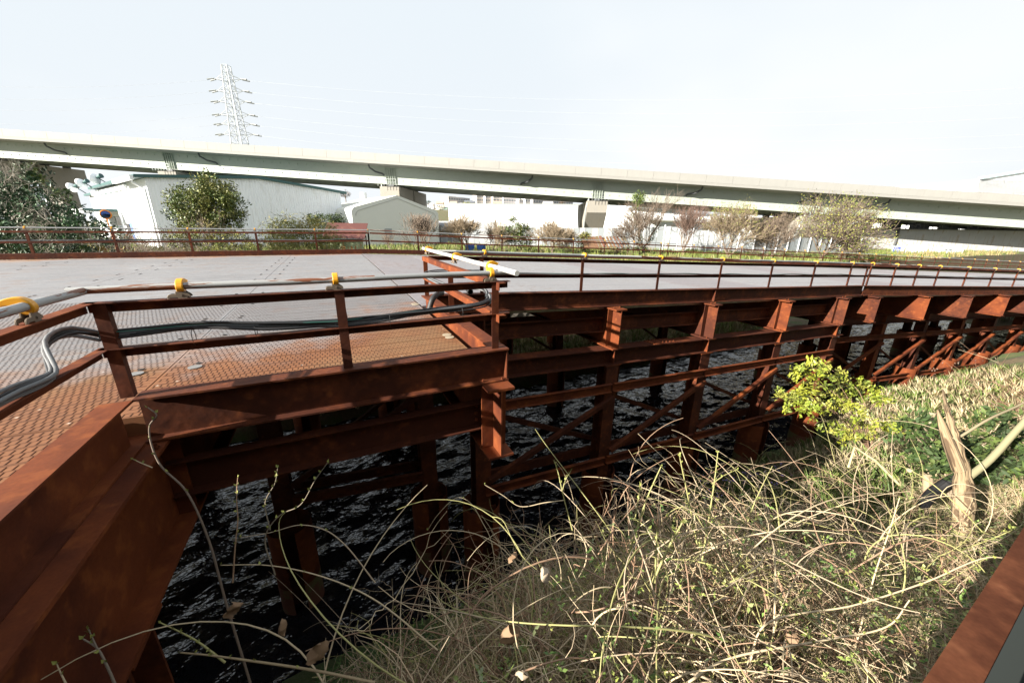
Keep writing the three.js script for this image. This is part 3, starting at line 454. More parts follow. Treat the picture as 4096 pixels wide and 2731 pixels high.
{ const xs = [], zs = []; const fill = (arr, a, b, st) => { for (let v = a; v < b - 1e-6; v += st) arr.push(v); };
  fill(xs, -1500, -200, 130); fill(xs, -200, -40, 10); fill(xs, -40, -6, 2); fill(xs, -6, 30, .35); fill(xs, 30, 60, 1.5); fill(xs, 60, 200, 8); fill(xs, 200, 1501, 130);
  fill(zs, -1500, -500, 100); fill(zs, -500, -110, 12); fill(zs, -110, -30, 3); fill(zs, -30, -20.3, 1); zs.push(-20.2, -20.08, -20.0); fill(zs, -19.7, -17.85, .3); fill(zs, -17.85, 1, .3); fill(zs, 1, 20, 2); fill(zs, 20, 400, 60);
  const pos = [], nor = [], uv = [], ind = [];
  for (const z of zs) for (const x of xs) { pos.push(x, bankSlope(x, z), z); nor.push(0, 1, 0); uv.push(x / 4, z / 4); }
  for (let j = 0; j < zs.length - 1; j++) for (let i = 0; i < xs.length - 1; i++) { const a = j * xs.length + i, b = a + xs.length; ind.push(a, b, a + 1, a + 1, b, b + 1); }
  const g = mk(pos, nor, uv, ind); g.computeVertexNormals();
  const gt = tex(512, 512, (u, v) => { const a = fbm(u, v, 5, 5, 311), b = fbm(u, v, 40, 3, 315), c = vn(u * 256, v * 256, 256, 319); let k = mix3([.075, .055, .032], [.14, .11, .06], b); k = mix3(k, [.055, .10, .022], step(.50, .66, a) * .8); k = mix3(k, [.20, .165, .09], step(.62, .8, c) * .45); return sr(k); });
  setting('ground', g, MSM(1, 1, 1, .95, { map: gt }));
}
{ // river: rippled dark water
  const x0 = -26, x1 = 46, z0 = -19.9, z1 = -4.2, nx = 640, nz = 200, pos = [], nor = [], uv = [], ind = [];
  for (let j = 0; j <= nz; j++) for (let i = 0; i <= nx; i++) { const x = lerp(x0, x1, i / nx), z = lerp(z0, z1, j / nz); const h = (fbm((x + 50) / 60 * 1.0, (z + 50) / 60 * 1.5, 100, 3, 331) - .5) * .19; pos.push(x, WATER + h, z); nor.push(0, 1, 0); uv.push(x / 2.2, z / 1.6); }
  for (let j = 0; j < nz; j++) for (let i = 0; i < nx; i++) { const a = j * (nx + 1) + i, b = a + nx + 1; ind.push(a, b, a + 1, a + 1, b, b + 1); }
  const g = mk(pos, nor, uv, ind); g.computeVertexNormals();
  const bump = tex(512, 512, (u, v) => { const a = fbm(u + .05 * Math.sin(v * 6.283), v, 7, 4, 337); return [a, a, a]; }, false);
  const m = new THREE.MeshPhysicalMaterial({ roughness: .05, ior: 1.75, bumpMap: bump, bumpScale: .05 }); m.color.setRGB(.009, .010, .014); setting('river_water', g, m);
}

// ================================================================ beyond the river
const flat = (p, y) => V(p.x, y, p.z);
const GY = -2.05;
const tc = (seed, a, b, sc = 6, o = {}) => { const { streak, spec } = o; return tex(256, 256, (u, v) => { const n = fbm(u, v, sc, 5, seed), m = fbm(u, v * (streak ? .12 : 1), streak ? 36 : 40, 3, seed + 3); let c = mix3(a, b, clamp(n * .6 + m * .4)); if (o.dark) c = mix3(c, o.dark, step(.56, .74, streak ? m * .7 + n * .3 : n) * (o.k || .5)); return sr(c); }); };
const mConc = MSM(1, 1, 1, .85, { map: tc(401, [.235, .22, .19], [.30, .28, .245], 5, { streak: true, dark: [.25, .215, .16], k: .55 }) });
const mConcGrey = MSM(1, 1, 1, .85, { map: tc(405, [.31, .32, .325], [.42, .43, .43], 5, { streak: true, dark: [.25, .20, .12], k: .7 }) });
const mParapet = MSM(1, 1, 1, .8, { map: tc(409, [.25, .246, .230], [.29, .286, .27], 4, { streak: true, dark: [.29, .28, .255], k: .4 }) });
const mMint = MSM(1, 1, 1, .55, { map: tc(413, [.335, .375, .325], [.385, .425, .37], 3, {}) });
const mSteelGrey = MSM(.34, .36, .36, .5, { metalness: .3 }), mDarkSteel = MSM(.06, .065, .07, .6);
const mWhite = MSM(1, 1, 1, .6, { map: tc(417, [.83, .86, .89], [.88, .905, .93], 3, { streak: true, dark: [.66, .66, .64], k: .35 }) });
const mCream = MSM(1, 1, 1, .7, { map: tc(421, [.62, .63, .58], [.69, .70, .645], 3, {}) });
const mGreenRoof = MSM(.035, .095, .095, .55), mGlassDark = MSM(.05, .07, .10, .15), mWin = MSM(.14, .16, .19, .2), mSign = MSM(.03, .055, .30, .5), mOrange = MSM(.8, .25, .03, .5);
// world-metre uv for big flat pieces comes from prof(); scale 1/6 m
// ---- the elevated road
const hP0 = atD(0, 515, 67), hP1 = atD(4096, 780, 59), hDir = hP1.clone().sub(hP0).normalize(), hAw = UP.clone().cross(V(hDir.x, 0, hDir.z).normalize()), hH = V(hDir.x, 0, hDir.z).normalize();
const hp = (s, a, b) => hP0.clone().addScaledVector(hDir, s).addScaledVector(hAw, a).add(V(0, b, 0));
const sAt = (px, a = 1.4) => { const d = dirOf(px, 720), o = hp(0, a, 0).sub(EYE); const det = d.x * -hH.z + hH.x * d.z; return ((d.x * -o.z + o.x * d.z) / -det) * 1 * -1 * -1; };
const sOf = px => { let lo = -80, hi = 300; for (let i = 0; i < 50; i++) { const m = (lo + hi) / 2, p = hp(m, 1.4, -2).sub(EYE), cx = AX.x * p.x + AY.x * p.y + AZ.x * p.z, cz = AX.z * p.x + AY.z * p.y + AZ.z * p.z; if (cz > -.1 || 2048 + FPX * cx / -cz > px) hi = m; else lo = m; } return (lo + hi) / 2; };
const road = thing('elevated_road', 'pale green steel girder viaduct with white concrete parapet', 'viaduct');
const sec = (pts, s0, s1, us = 1 / 6) => prof(pts.map(([a, b]) => [a, b]), hp(s0, 0, 0), hp(s1, 0, 0), UP, true, us);   // section given as (towards viewer, up)
{
  for (let s = -30; s < 215; s += 4.3) part(road, 'parapet_panel', sec([[0, 0], [-.25, 0], [-.3, -1.18], [.02, -1.18]], s + .015, s + 4.285), mParapet);
  part(road, 'slab_edge', sec([[.0, -1.185], [-.02, -1.62], [-2.4, -1.78], [-18.8, -1.78], [-18.8, -1.185]], -30, 215), mParapet);
  part(road, 'far_parapet', sec([[-18.8, 0], [-18.5, 0], [-18.5, -1.18], [-18.8, -1.18]], -30, 215), mParapet);
  const girder = (a, w, m, name) => part(road, name, sec([[-a + w, -4.62], [-a + w, -4.56], [-a + .02, -4.56], [-a + .02, -1.84], [-a + w, -1.84], [-a + w, -1.79], [-a - w, -1.79], [-a - w, -1.84], [-a - .02, -1.84], [-a - .02, -4.56], [-a - w, -4.56], [-a - w, -4.62]], -30, 215), m);
  girder(2.9, .28, mMint, 'face_girder'); for (const a of [6.0, 9.2, 12.6, 16.6]) girder(a, .3, mMint, 'inner_girder');
  part(road, 'deck_soffit', sec([[-3.4, -1.80], [-16.4, -1.80], [-16.4, -1.84], [-3.4, -1.84]], -30, 215), mConc);
  // small brackets and splice strips on the face girder
  const br = [], sp = []; for (let s = -28; s < 213; s += 1.62) { const f = (b, h) => { const p = hp(s, 2.84, b); br.push(prof(Rs(.09, .08), p, p.clone().add(V(0, -h, 0)), hAw)); }; f(-2.05, .32); f(-3.78, .22); }
  for (let s = -22; s < 210; s += 8.4) for (let k = 0; k < 13; k++) { const p = hp(s, 2.872, -2.1 - k * .185); sp.push(prof(Rs(.02, .05), p, p.clone().addScaledVector(hDir, .62), UP)); }
  part(road, 'brackets', br, mMint).userData.kind = 'stuff'; part(road, 'splice_strips', sp, mMint).userData.kind = 'stuff';
  for (const px of [180, 795, 1475, 2130, 2810, 3270, 3560]) { const s = sOf(px); const k = px < 2000 ? 1 : -1; part(road, 'drain_pipe', tube([hp(s, 1.3, -1.72), hp(s + .1 * k, 1.4, -2.2), hp(s + .9 * k, 1.9, -2.75), hp(s + 1.9 * k, 2.6, -2.95), hp(s + 2.1 * k, 2.7, -3.2)], .15, 8, .5, true), mDarkSteel); }
}
// piers: two hammerheads side by side under the road
const pierPx = [-150, 640, 1548, 2398, 3290];
pierPx.forEach((px, i) => {
  const s = sOf(px), w = 1.75, top = -5.05, p0 = hp(s, 0, 0), gy = GY - .3 - p0.y;
  const stand = thing('road_pier', ['concrete hammerhead pier at the left under the viaduct', 'concrete hammerhead pier behind the white corrugated factory', 'concrete hammerhead pier behind the cream tent shed', 'concrete hammerhead pier in front of the white warehouse wall', 'concrete hammerhead pier behind the budding tree'][i], 'pier');
  const A = p0.clone().addScaledVector(hH, -w), B = p0.clone().addScaledVector(hH, w), low = gy - 3;
  const T = (a0, a1, c0, c1) => [[-a0, top], [-a0, top - 1.95], [-c0, top - 4.6], [-c0, low], [-c1, low], [-c1, top - 4.6], [-a1, top - 1.95], [-a1, top]];
  part(stand, 'hammerhead', prof(T(1.7, 9.6, 4.2, 7.4), A, B, UP, true, 1 / 6), mConc); part(stand, 'hammerhead', prof(T(10.2, 18.6, 12.4, 15.8), A, B, UP, true, 1 / 6), mConc);
  const tp = hp(s, 0, 0); for (const a of [2.9, 6.0, 9.0, 12.6, 16.6]) part(stand, 'bearing', prof(Rs(.9, .42), hp(s, 0, 0).addScaledVector(hH, -.5).addScaledVector(hAw, a).add(V(0, top + .215, 0)), hp(s, 0, 0).addScaledVector(hH, .5).addScaledVector(hAw, a).add(V(0, top + .215, 0))), mDarkSteel);
  for (let k = -2; k <= 2; k++) { const q = hp(s + k * .42, 2.76, 0); part(stand, 'web_stiffener', prof(Rs(.26, .05), q.clone().add(V(0, -4.54, 0)), q.clone().add(V(0, -1.86, 0)), hH), mMint); }
  const fr = []; for (let k = -3; k <= 3; k++) fr.push(prof(Rs(.05, .05), hp(s + k * .55, .75, 0).setY(p0.y + top), hp(s + k * .55, .75, 0).setY(p0.y + top + 1.15), hH)); for (const y of [.6, 1.13]) fr.push(prof(Rs(.05, .05), hp(s - 1.65, .75, 0).setY(p0.y + top + y), hp(s + 1.65, .75, 0).setY(p0.y + top + y))); part(stand, 'walkway_rail', fr, mSteelGrey);
  if (i > 1) part(stand, 'downpipe', tube([hp(s - 1.5, 2.2, -2).setY(p0.y + top + .3), hp(s - 1.85, 2.2, 0).setY(p0.y + top - 1), hp(s - 1.85, 3.0, 0).setY(p0.y + top - 3), hp(s - 1.85, 4.0, 0).setY(p0.y + top - 4.8), hp(s - 1.85, 4.0, 0).setY(GY)], .13, 8), mSteelGrey);
});
{ // abutment at the low end
  const s = sOf(3560), s1 = sOf(4096) + 30, p = hp(s, 0, 0), q = hp(s1, 0, 0), topA = -6.3;
  const g = thing('road_abutment', 'stained concrete abutment wall under the low end of the viaduct', 'abutment');
  const a0 = p.clone().addScaledVector(hAw, 7.5), b0 = q.clone().addScaledVector(hAw, 7.5); a0.y = b0.y = 0; const yT = hp(s, 0, topA).y;
  part(g, 'wall', prof([[0, GY - 1], [0, yT], [-14, yT], [-14, GY - 1]], a0, b0, UP, true, 1 / 6), mConcGrey);
  part(g, 'walkway', prof([[.05, yT - .12], [1.1, yT - .12], [1.1, yT], [.05, yT]], a0.clone().addScaledVector(hH, -.8), b0, UP, true), mDarkSteel);
  const L = a0.distanceTo(b0), fr = []; for (let d = -.7; d < L; d += 1.5) { const w = a0.clone().addScaledVector(hH, d).addScaledVector(hAw, -1.05); fr.push(prof(Rs(.09, .09), flat(w, yT), flat(w, yT + 1.3), hH)); } for (const h of [.65, 1.28]) fr.push(prof(Rs(.07, .07), flat(a0.clone().addScaledVector(hH, -.7).addScaledVector(hAw, -1.05), yT + h), flat(b0.clone().addScaledVector(hAw, -1.05), yT + h))); part(g, 'walkway_rail', fr, mDarkSteel);
  for (let d = 2; d < L; d += 5) part(g, 'bearing_block', prof(Rs(2.2, .9), flat(a0.clone().addScaledVector(hH, d).addScaledVector(hAw, 1.5), yT + .46), flat(a0.clone().addScaledVector(hH, d + 1.6).addScaledVector(hAw, 1.5), yT + .46)), mDarkSteel);
  part(g, 'downpipe', tube([flat(a0.clone().addScaledVector(hH, 8).addScaledVector(hAw, -.2), yT + .8), flat(a0.clone().addScaledVector(hH, 8).addScaledVector(hAw, -.2), GY)], .16, 8), mDarkSteel);
  const bh = a0.clone().addScaledVector(hH, 4.4).addScaledVector(hAw, -.02); part(g, 'box_recess', prof(Rs(.04, .35), flat(bh, yT - 1.9), flat(bh.clone().addScaledVector(hH, .55), yT - 1.9)), MSM(.16, .13, .08, .9));
}
// ---- white corrugated factory (gable end faces right, long lit side faces left)
{
  const A = flat(atD(575, 705, 40), 0), B = flat(atD(1359, 768, 57), 0), yE = atD(575, 705, 40).y, yR = yE + .95, d = B.clone().sub(A), W = d.length(); d.normalize();
  const back = UP.clone().cross(d).normalize().multiplyScalar(1); if (back.dot(A) < 0) back.negate();       // away from the viewer
  const g = thing('factory_building', 'white corrugated factory with dark green roof edge and lit left side', 'building');
  // corrugated gable
  const N = 74, pos = [], nor = [], uv = [], ind = []; const top = t => yE + (yR - yE) * (1 - Math.abs(t - .5) * 2);
  for (let i = 0; i < N; i++) { const st = [[0, 0], [.42, 0], [.56, .04], [.86, .04], [1, 0]]; for (let k = 0; k < 4; k++) { const q = st.slice(k, k + 2).map(([f, o]) => { const t = (i + f) / N; return [A.clone().addScaledVector(d, t * W).addScaledVector(back, -o), top(t) - .1]; }); const e = q[1][0].clone().sub(q[0][0]).normalize(), n = e.clone().cross(UP).normalize(); if (n.dot(back) > 0) n.negate(); const b = pos.length / 3; for (const [p, y] of [[q[0][0], GY - .5], [q[1][0], GY - .5], [q[1][0], q[1][1]], [q[0][0], q[0][1]]]) { pos.push(p.x, y, p.z); nor.push(n.x, n.y, n.z); uv.push(p.x / 6, y / 6); } ind.push(b, b + 1, b + 2, b, b + 2, b + 3); } }
  part(g, 'corrugated_gable', mk(pos, nor, uv, ind), mWhite);
  const at = (u, w, y) => A.clone().addScaledVector(d, u).addScaledVector(back, w).setY(y);
  // body behind, stepped sides
  const body = (u0, u1, w0, w1, y) => prof([[0, GY - .5], [0, y], [u1 - u0, y], [u1 - u0, GY - .5]].map(([a, b]) => [-a, b]), at(u0, w0, 0), at(u0, w1, 0), UP, true, 1 / 6);
  const sgn = at(0, 1, 0).sub(at(0, 0, 0)).cross(UP).dot(d) > 0 ? 1 : -1;
  const blk = (u0, u1, w0, w1, y, name, m) => part(g, name, prof([[0, GY - .5], [0, y], [sgn * (u1 - u0), y], [sgn * (u1 - u0), GY - .5]], at(u0, w0, 0), at(u0, w1, 0), UP, true, 1 / 6), m);
  blk(.02, W - .02, .12, 30, yE - .15, 'wall_block', mWhite); blk(1.6, W - 2, 30, 52, yE - .2, 'rear_block', mWhite);
  // roof slabs
  const roofPoly = []; for (const s of [1]) { }
  const R1 = (u, y) => [sgn * u, y]; part(g, 'roof', prof([R1(-.9, yE - .2), R1(-.9, yE + .12), R1(W / 2, yR + .18), R1(W + .9, yE + .12), R1(W + .9, yE - .2), R1(W / 2, yR - .14)], at(0, -.35, 0), at(0, 30, 0), UP, true, 1 / 6), mGreenRoof);
  part(g, 'rear_roof', prof([R1(.9, yE - .3), R1(.9, yE), R1(W / 2, yR), R1(W, yE), R1(W, yE - .3), R1(W / 2, yR - .3)], at(0, 30.01, 0), at(0, 52, 0), UP, true, 1 / 6), mGreenRoof);
  part(g, 'eave_gutter', prof([R1(-1.25, yE - .42), R1(-.92, yE - .42), R1(-.92, yE + .02), R1(-1.25, yE + .02)], at(0, -.3, 0), at(0, 9, 0), UP), mWhite);
  part(g, 'eave_gutter', prof([R1(-.3, yE - .9), R1(.9, yE - .9), R1(.9, yE - .35), R1(-.3, yE - .35)], at(0, 9.4, 0), at(0, 34, 0), UP), mWhite);
  for (const w of [-.05, 9.6, 16, 27]) part(g, 'downpipe', tube([at(w > 5 ? -.2 : -1.1, w + .15, yE - .6), at(w > 5 ? -.25 : -.18, w + .2, yE - 1.3), at(w > 5 ? -.25 : -.18, w + .2, GY)], .12, 8), mWhite);
  blk(-.05, .9, 9.5, 9.8, yE - .4, 'buttress', mWhite);
  // porch with opening, vents
  const pc = thing('factory_porch', 'lean-to porch with green roof on the lit side of the factory', 'porch');
  const pb = (u0, u1, w0, w1, y0, y1, name, m) => part(pc, name, prof([[0, y0], [0, y1], [sgn * (u1 - u0), y1], [sgn * (u1 - u0), y0]], at(u0, w0, 0), at(u0, w1, 0), UP, true, 1 / 6), m);
  pb(-3.4, .0, 17, 29, 2.35, 2.62, 'porch_roof', mGreenRoof); pb(-3.5, -3.38, 17, 29, 2.0, 2.6, 'porch_gutter', mWhite); for (const w of [17.2, 23, 28.6]) pb(-3.2, -2.95, w, w + .3, GY, 2.35, 'porch_post', mWhite);
  pb(-.08, .0, 18, 21, GY, 1.6, 'dark_doorway', mGlassDark); pb(-.08, 0, 22, 26, .2, 1.7, 'louvre_window', mSteelGrey); pb(-.08, 0, 10.6, 13.2, GY, .9, 'blue_door', MSM(.12, .2, .42, .5)); pb(-.1, 0, 13.6, 15.4, GY, .8, 'dark_opening', mBlack);
  const hood = at(W * .925, -.25, 0); part(g, 'vent_hood', prof([[0, 0], [.62, 0], [.62, .35], [.3, .62], [0, .62]], at(W * .80, -.0, 1.55), at(W * .80, -.0, 1.55).addScaledVector(d, 1.0), UP), mWhite);
  part(g, 'wall_pipe', tube([at(W * .955, -.15, 1.6), at(W * .955, -.15, -1)], .09, 6), mWhite);
  for (const [px, py, D] of [[340, 748, 58], [378, 732, 54], [432, 712, 50]]) { const p = atD(px - 46, py - 2, D), lamp = thing('dish_lamp', `green and white dish lamp on the factory eave, ${px < 350 ? 'farthest from' : px < 400 ? 'second from' : 'next to'} the gable corner`, 'lamp', 'dish lamps on the factory eave', p); const c = part(lamp, 'lamp_dish', idx(new THREE.LatheGeometry([[0.02, 0], [.3, .05], [.62, .25], [.72, .45], [.70, .45], [.28, .1], [.01, .06]].map(a => new THREE.Vector2(...a)), 20)), mWhite); c.rotation.z = 1.9; c.rotation.y = -.5; const hd = part(lamp, 'lamp_head', idx(new THREE.CylinderGeometry(.14, .3, .8, 14).translate(0, -.35, 0)), mGreenRoof); hd.rotation.z = 1.9; hd.rotation.y = -.5; part(lamp, 'lamp_arm', tube([V(.2, -.1, 0), V(.9, -.7, 0), V(1.15, -.95, 0)], .06, 6), mGreenRoof); }
  const mp = atD(421, 858, 34), mir = thing('traffic_mirror', 'round convex traffic mirror with orange rim by the factory', 'mirror', null, mp); const a1 = part(mir, 'rim', idx(new THREE.TorusGeometry(.36, .05, 10, 30)), mOrange), a2 = part(mir, 'mirror_face', idx(new THREE.SphereGeometry(1.0, 24, 8, 0, 6.2832, 0, .37).rotateX(Math.PI / 2).translate(0, 0, -.94)), MSM(.05, .09, .25, .08, { metalness: .9 })); part(mir, 'mirror_back', idx(new THREE.CylinderGeometry(.34, .30, .05, 24).rotateX(Math.PI / 2).translate(0, 0, -.04)), mOrange); part(mir, 'stand', cyl(0, -1.6, -.12, .04, 3.2, 8), mOrange); mir.lookAt(EYE.x - 6, mp.y, EYE.z);
}
// ---- cream tent shed
{
  const A = flat(atD(1402, 815, 52), 0), B = flat(atD(1752, 832, 61), 0), yE = atD(1402, 822, 52).y, d = B.clone().sub(A), W = d.length(); d.normalize(); const back = UP.clone().cross(d).normalize(); if (back.dot(A) < 0) back.negate();
  const yR = EYE.y + (yE - EYE.y) * 1 + 1.75, at = (w, y = 0) => A.clone().addScaledVector(back, w).setY(y), sgn = at(1).sub(at(0)).cross(UP).dot(d) > 0 ? 1 : -1;
  const arc = (inset, dy) => { const q = [[inset, GY - .5], [inset, yE - .9 - dy]]; for (let k = 1; k <= 6; k++) { const a = k / 6; q.push([inset + .7 * (1 - Math.cos(a * 1.35)), yE - .9 - dy + .78 * Math.sin(a * 1.35)]); } q.push([W / 2, yR - dy]); for (let k = 6; k >= 1; k--) { const a = k / 6; q.push([W - inset - .7 * (1 - Math.cos(a * 1.35)), yE - .9 - dy + .78 * Math.sin(a * 1.35)]); } q.push([W - inset, yE - .9 - dy], [W - inset, GY - .5]); return q.map(([u, y]) => [sgn * u, y]); };
  const g = thing('tent_shed', 'cream fabric tent shed with a rounded gable', 'shed'); part(g, 'fabric_shell', prof(arc(0, 0), at(0), at(16), UP, true, 1 / 6), mCream);
  const seam = arc(.55, .42).slice(1, -1).map(([u, y]) => at(-.03, y).addScaledVector(d, sgn * u)); part(g, 'gable_seam', tube(seam, .035, 5), MSM(.4, .4, .37, .8)); part(g, 'louvre', prof(Rs(.06, 1.5), at(-.05, -.2).addScaledVector(d, W * .33), at(-.05, -.2).addScaledVector(d, W * .33 + 1.1)), mSteelGrey); part(g, 'roof_vent', cyl(...at(13, yR + .4).addScaledVector(d, W / 2).toArray(), .55, 1.2, 14), mWhite);
}
// ---- white warehouse behind the road, low annex
function block(name, label, cat, px0, px1, D0, D1, yTop, depth, m, group) { const A = flat(atD(px0, 880, D0), 0), B = flat(atD(px1, 880, D1), 0), g = thing(name, label, cat, group); const d = B.clone().sub(A).normalize(), back = UP.clone().cross(d); if (back.dot(A) < 0) back.negate(); part(g, 'wall', prof([[0, GY - .5], [0, yTop], [-depth, yTop], [-depth, GY - .5]].map(([a, b]) => [a * (A.clone().add(back).sub(A).dot(B.clone().sub(A).cross(UP)) > 0 ? -1 : 1), b]), A, B, UP, true, 1 / 6), m); return { g, A, B, d, back }; }
{
  const w = block('warehouse', 'long blank white warehouse behind the viaduct piers', 'building', 1795, 2499, 146, 138, atD(2050, 818, 142).y, 30, mWhite);
  part(w.g, 'roof_edge', prof([[-.1, 0], [.25, 0], [.25, .3], [-.1, .3]], w.A.clone().setY(atD(2050, 818, 142).y), w.B.clone().setY(atD(2050, 818, 142).y)), mSteelGrey);
  const n = block('office_annex', 'low white annex with a dark window band beside the warehouse', 'building', 1740, 1985, 70, 74, atD(1800, 884, 71).y, 8, mWhite); part(n.g, 'window_band', prof(Rs(.1, .75), n.A.clone().addScaledVector(n.back, -.04).setY(atD(1800, 899, 71).y), n.A.clone().addScaledVector(n.back, -.04).addScaledVector(n.d, 8).setY(atD(1800, 899, 71).y)), mWin);
  const k = block('gable_plant', 'grey plant hall with a pale blue roof line behind the ivy tree', 'building', 2505, 2770, 134, 130, atD(2620, 835, 132).y, 20, MSM(.55, .57, .57, .7)); part(k.g, 'roof', prof([[-.3, 0], [-.3, .25], [-10, 3.2], [-20, .25], [-20, 0]].map(([a, b]) => [-a, b]), k.A.clone().setY(atD(2620, 835, 132).y), k.B.clone().setY(atD(2620, 835, 132).y)), MSM(.5, .62, .70, .6));
  const plant = block('plant_building', 'white plant building with windows right of the bare trees', 'building', 2775, 3560, 126, 130, atD(3000, 885, 128).y, 14, mWhite); for (let i = 0; i < 9; i++) { const p = plant.A.clone().addScaledVector(plant.back, -.05).addScaledVector(plant.d, 4 + i * 5.2); part(plant.g, 'window', prof(Rs(.1, 1.1), flat(p, 1.2 + (i % 2) * .2), flat(p.clone().addScaledVector(plant.d, 2.2), 1.2 + (i % 2) * .2)), i % 3 ? mWin : MSM(.45, .43, .30, .5)); }
  const dP = [atD(2535, 862, 118), atD(3040, 884, 116), atD(3610, 912, 113)]; const duct = thing('pipe_duct', 'large white horizontal duct pipe carried behind the trees', 'pipe'); part(duct, 'pipe', tube([dP[0], dP[0].clone().lerp(dP[1], .5), dP[1], dP[1].clone().lerp(dP[2], .5), dP[2]], 1.5, 20, .2, true), mWhite); for (const t of [.1, .9]) for (const k2 of [0, 1]) { const p = dP[k2].clone().lerp(dP[k2 + 1], t); part(duct, 'pipe_leg', prof(Rs(.4, .4), flat(p, GY - .5), flat(p, p.y - 1.3), V(1, 0, 0)), mWhite); }
  const bigR = block('white_hall', 'tall white hall with a pale blue roof edge above the viaduct', 'building', 3862, 4300, 118, 122, atD(3870, 722, 118).y, 40, mWhite); { const y = atD(3870, 722, 118).y, yb = atD(4300, 650, 122).y; const A2 = bigR.A.clone().setY(y), B2 = bigR.B.clone().setY(yb); part(bigR.g, 'roof_wedge', prof([[0, -12], [0, .6], [-.4, .6], [-.4, -12]].map(([a, b]) => [a, b]), A2, B2), mWhite); part(bigR.g, 'roof_edge', prof([[-.2, .0], [.6, 0], [.6, .6], [-.2, .6]], A2, B2), MSM(.55, .72, .80, .6)); }
  const far = block('glass_tower', 'distant office block with blue glass behind the factory roof', 'building', 1010, 1145, 150, 150, atD(1100, 700, 150).y, 12, MSM(.5, .47, .45, .7)); for (let i = 0; i < 5; i++) for (let j = 0; j < 3; j++) { const p = far.A.clone().addScaledVector(far.back, -.1).addScaledVector(far.d, 1 + i * 2.0); part(far.g, 'window', prof(Rs(.15, 1.3), flat(p, atD(1100, 706, 150).y - j * 1.7), flat(p.clone().addScaledVector(far.d, 1.7), atD(1100, 706, 150).y - j * 1.7)), MSM(.25, .4, .55, .15)); }
}
// ---- panel fence along the far bank
{
  const P = [atD(1745, 918, 63), atD(2420, 925, 57), atD(2650, 985, 56), atD(3010, 1000, 51), atD(3470, 1010, 56)].map(p => flat(p, GY - .3)); let n = 0; const yT = k => [atD(1745, 902, 63).y, atD(2420, 912, 57).y, atD(2650, 905, 56).y, atD(3010, 945, 51).y, atD(3470, 958, 56).y][k];
  const g = thing('panel_fence', 'pale grey upright panel fence along the far bank', 'fence'); const mF = [MSM(.24, .255, .26, .6), MSM(.28, .29, .295, .6), MSM(.20, .22, .23, .6)];
  for (let k = 0; k < 4; k++) { const a = P[k], b = P[k + 1], L = a.distanceTo(b), c = Math.round(L / .95), d = b.clone().sub(a).normalize(); for (let i = 0; i < c; i++) { const p = a.clone().addScaledVector(d, i / c * L), q = a.clone().addScaledVector(d, (i + .93) / c * L), y = lerp(yT(k), yT(k + 1), i / c) + (hash(i, k, 5) - .5) * .05; part(g, 'fence_panel', prof([[-.025, 0], [.025, 0], [.025, y - p.y], [-.025, y - p.y]], p, q), mF[Math.floor(hash(i, k, 9) * 3)]); if (i % 2 === 0 && k > 1) part(g, 'fence_post', bx(p.x - d.x * .05, (y + p.y) / 2 + .1, p.z + .12, .12, y - p.y + .2, .12), mWhite); } }
}
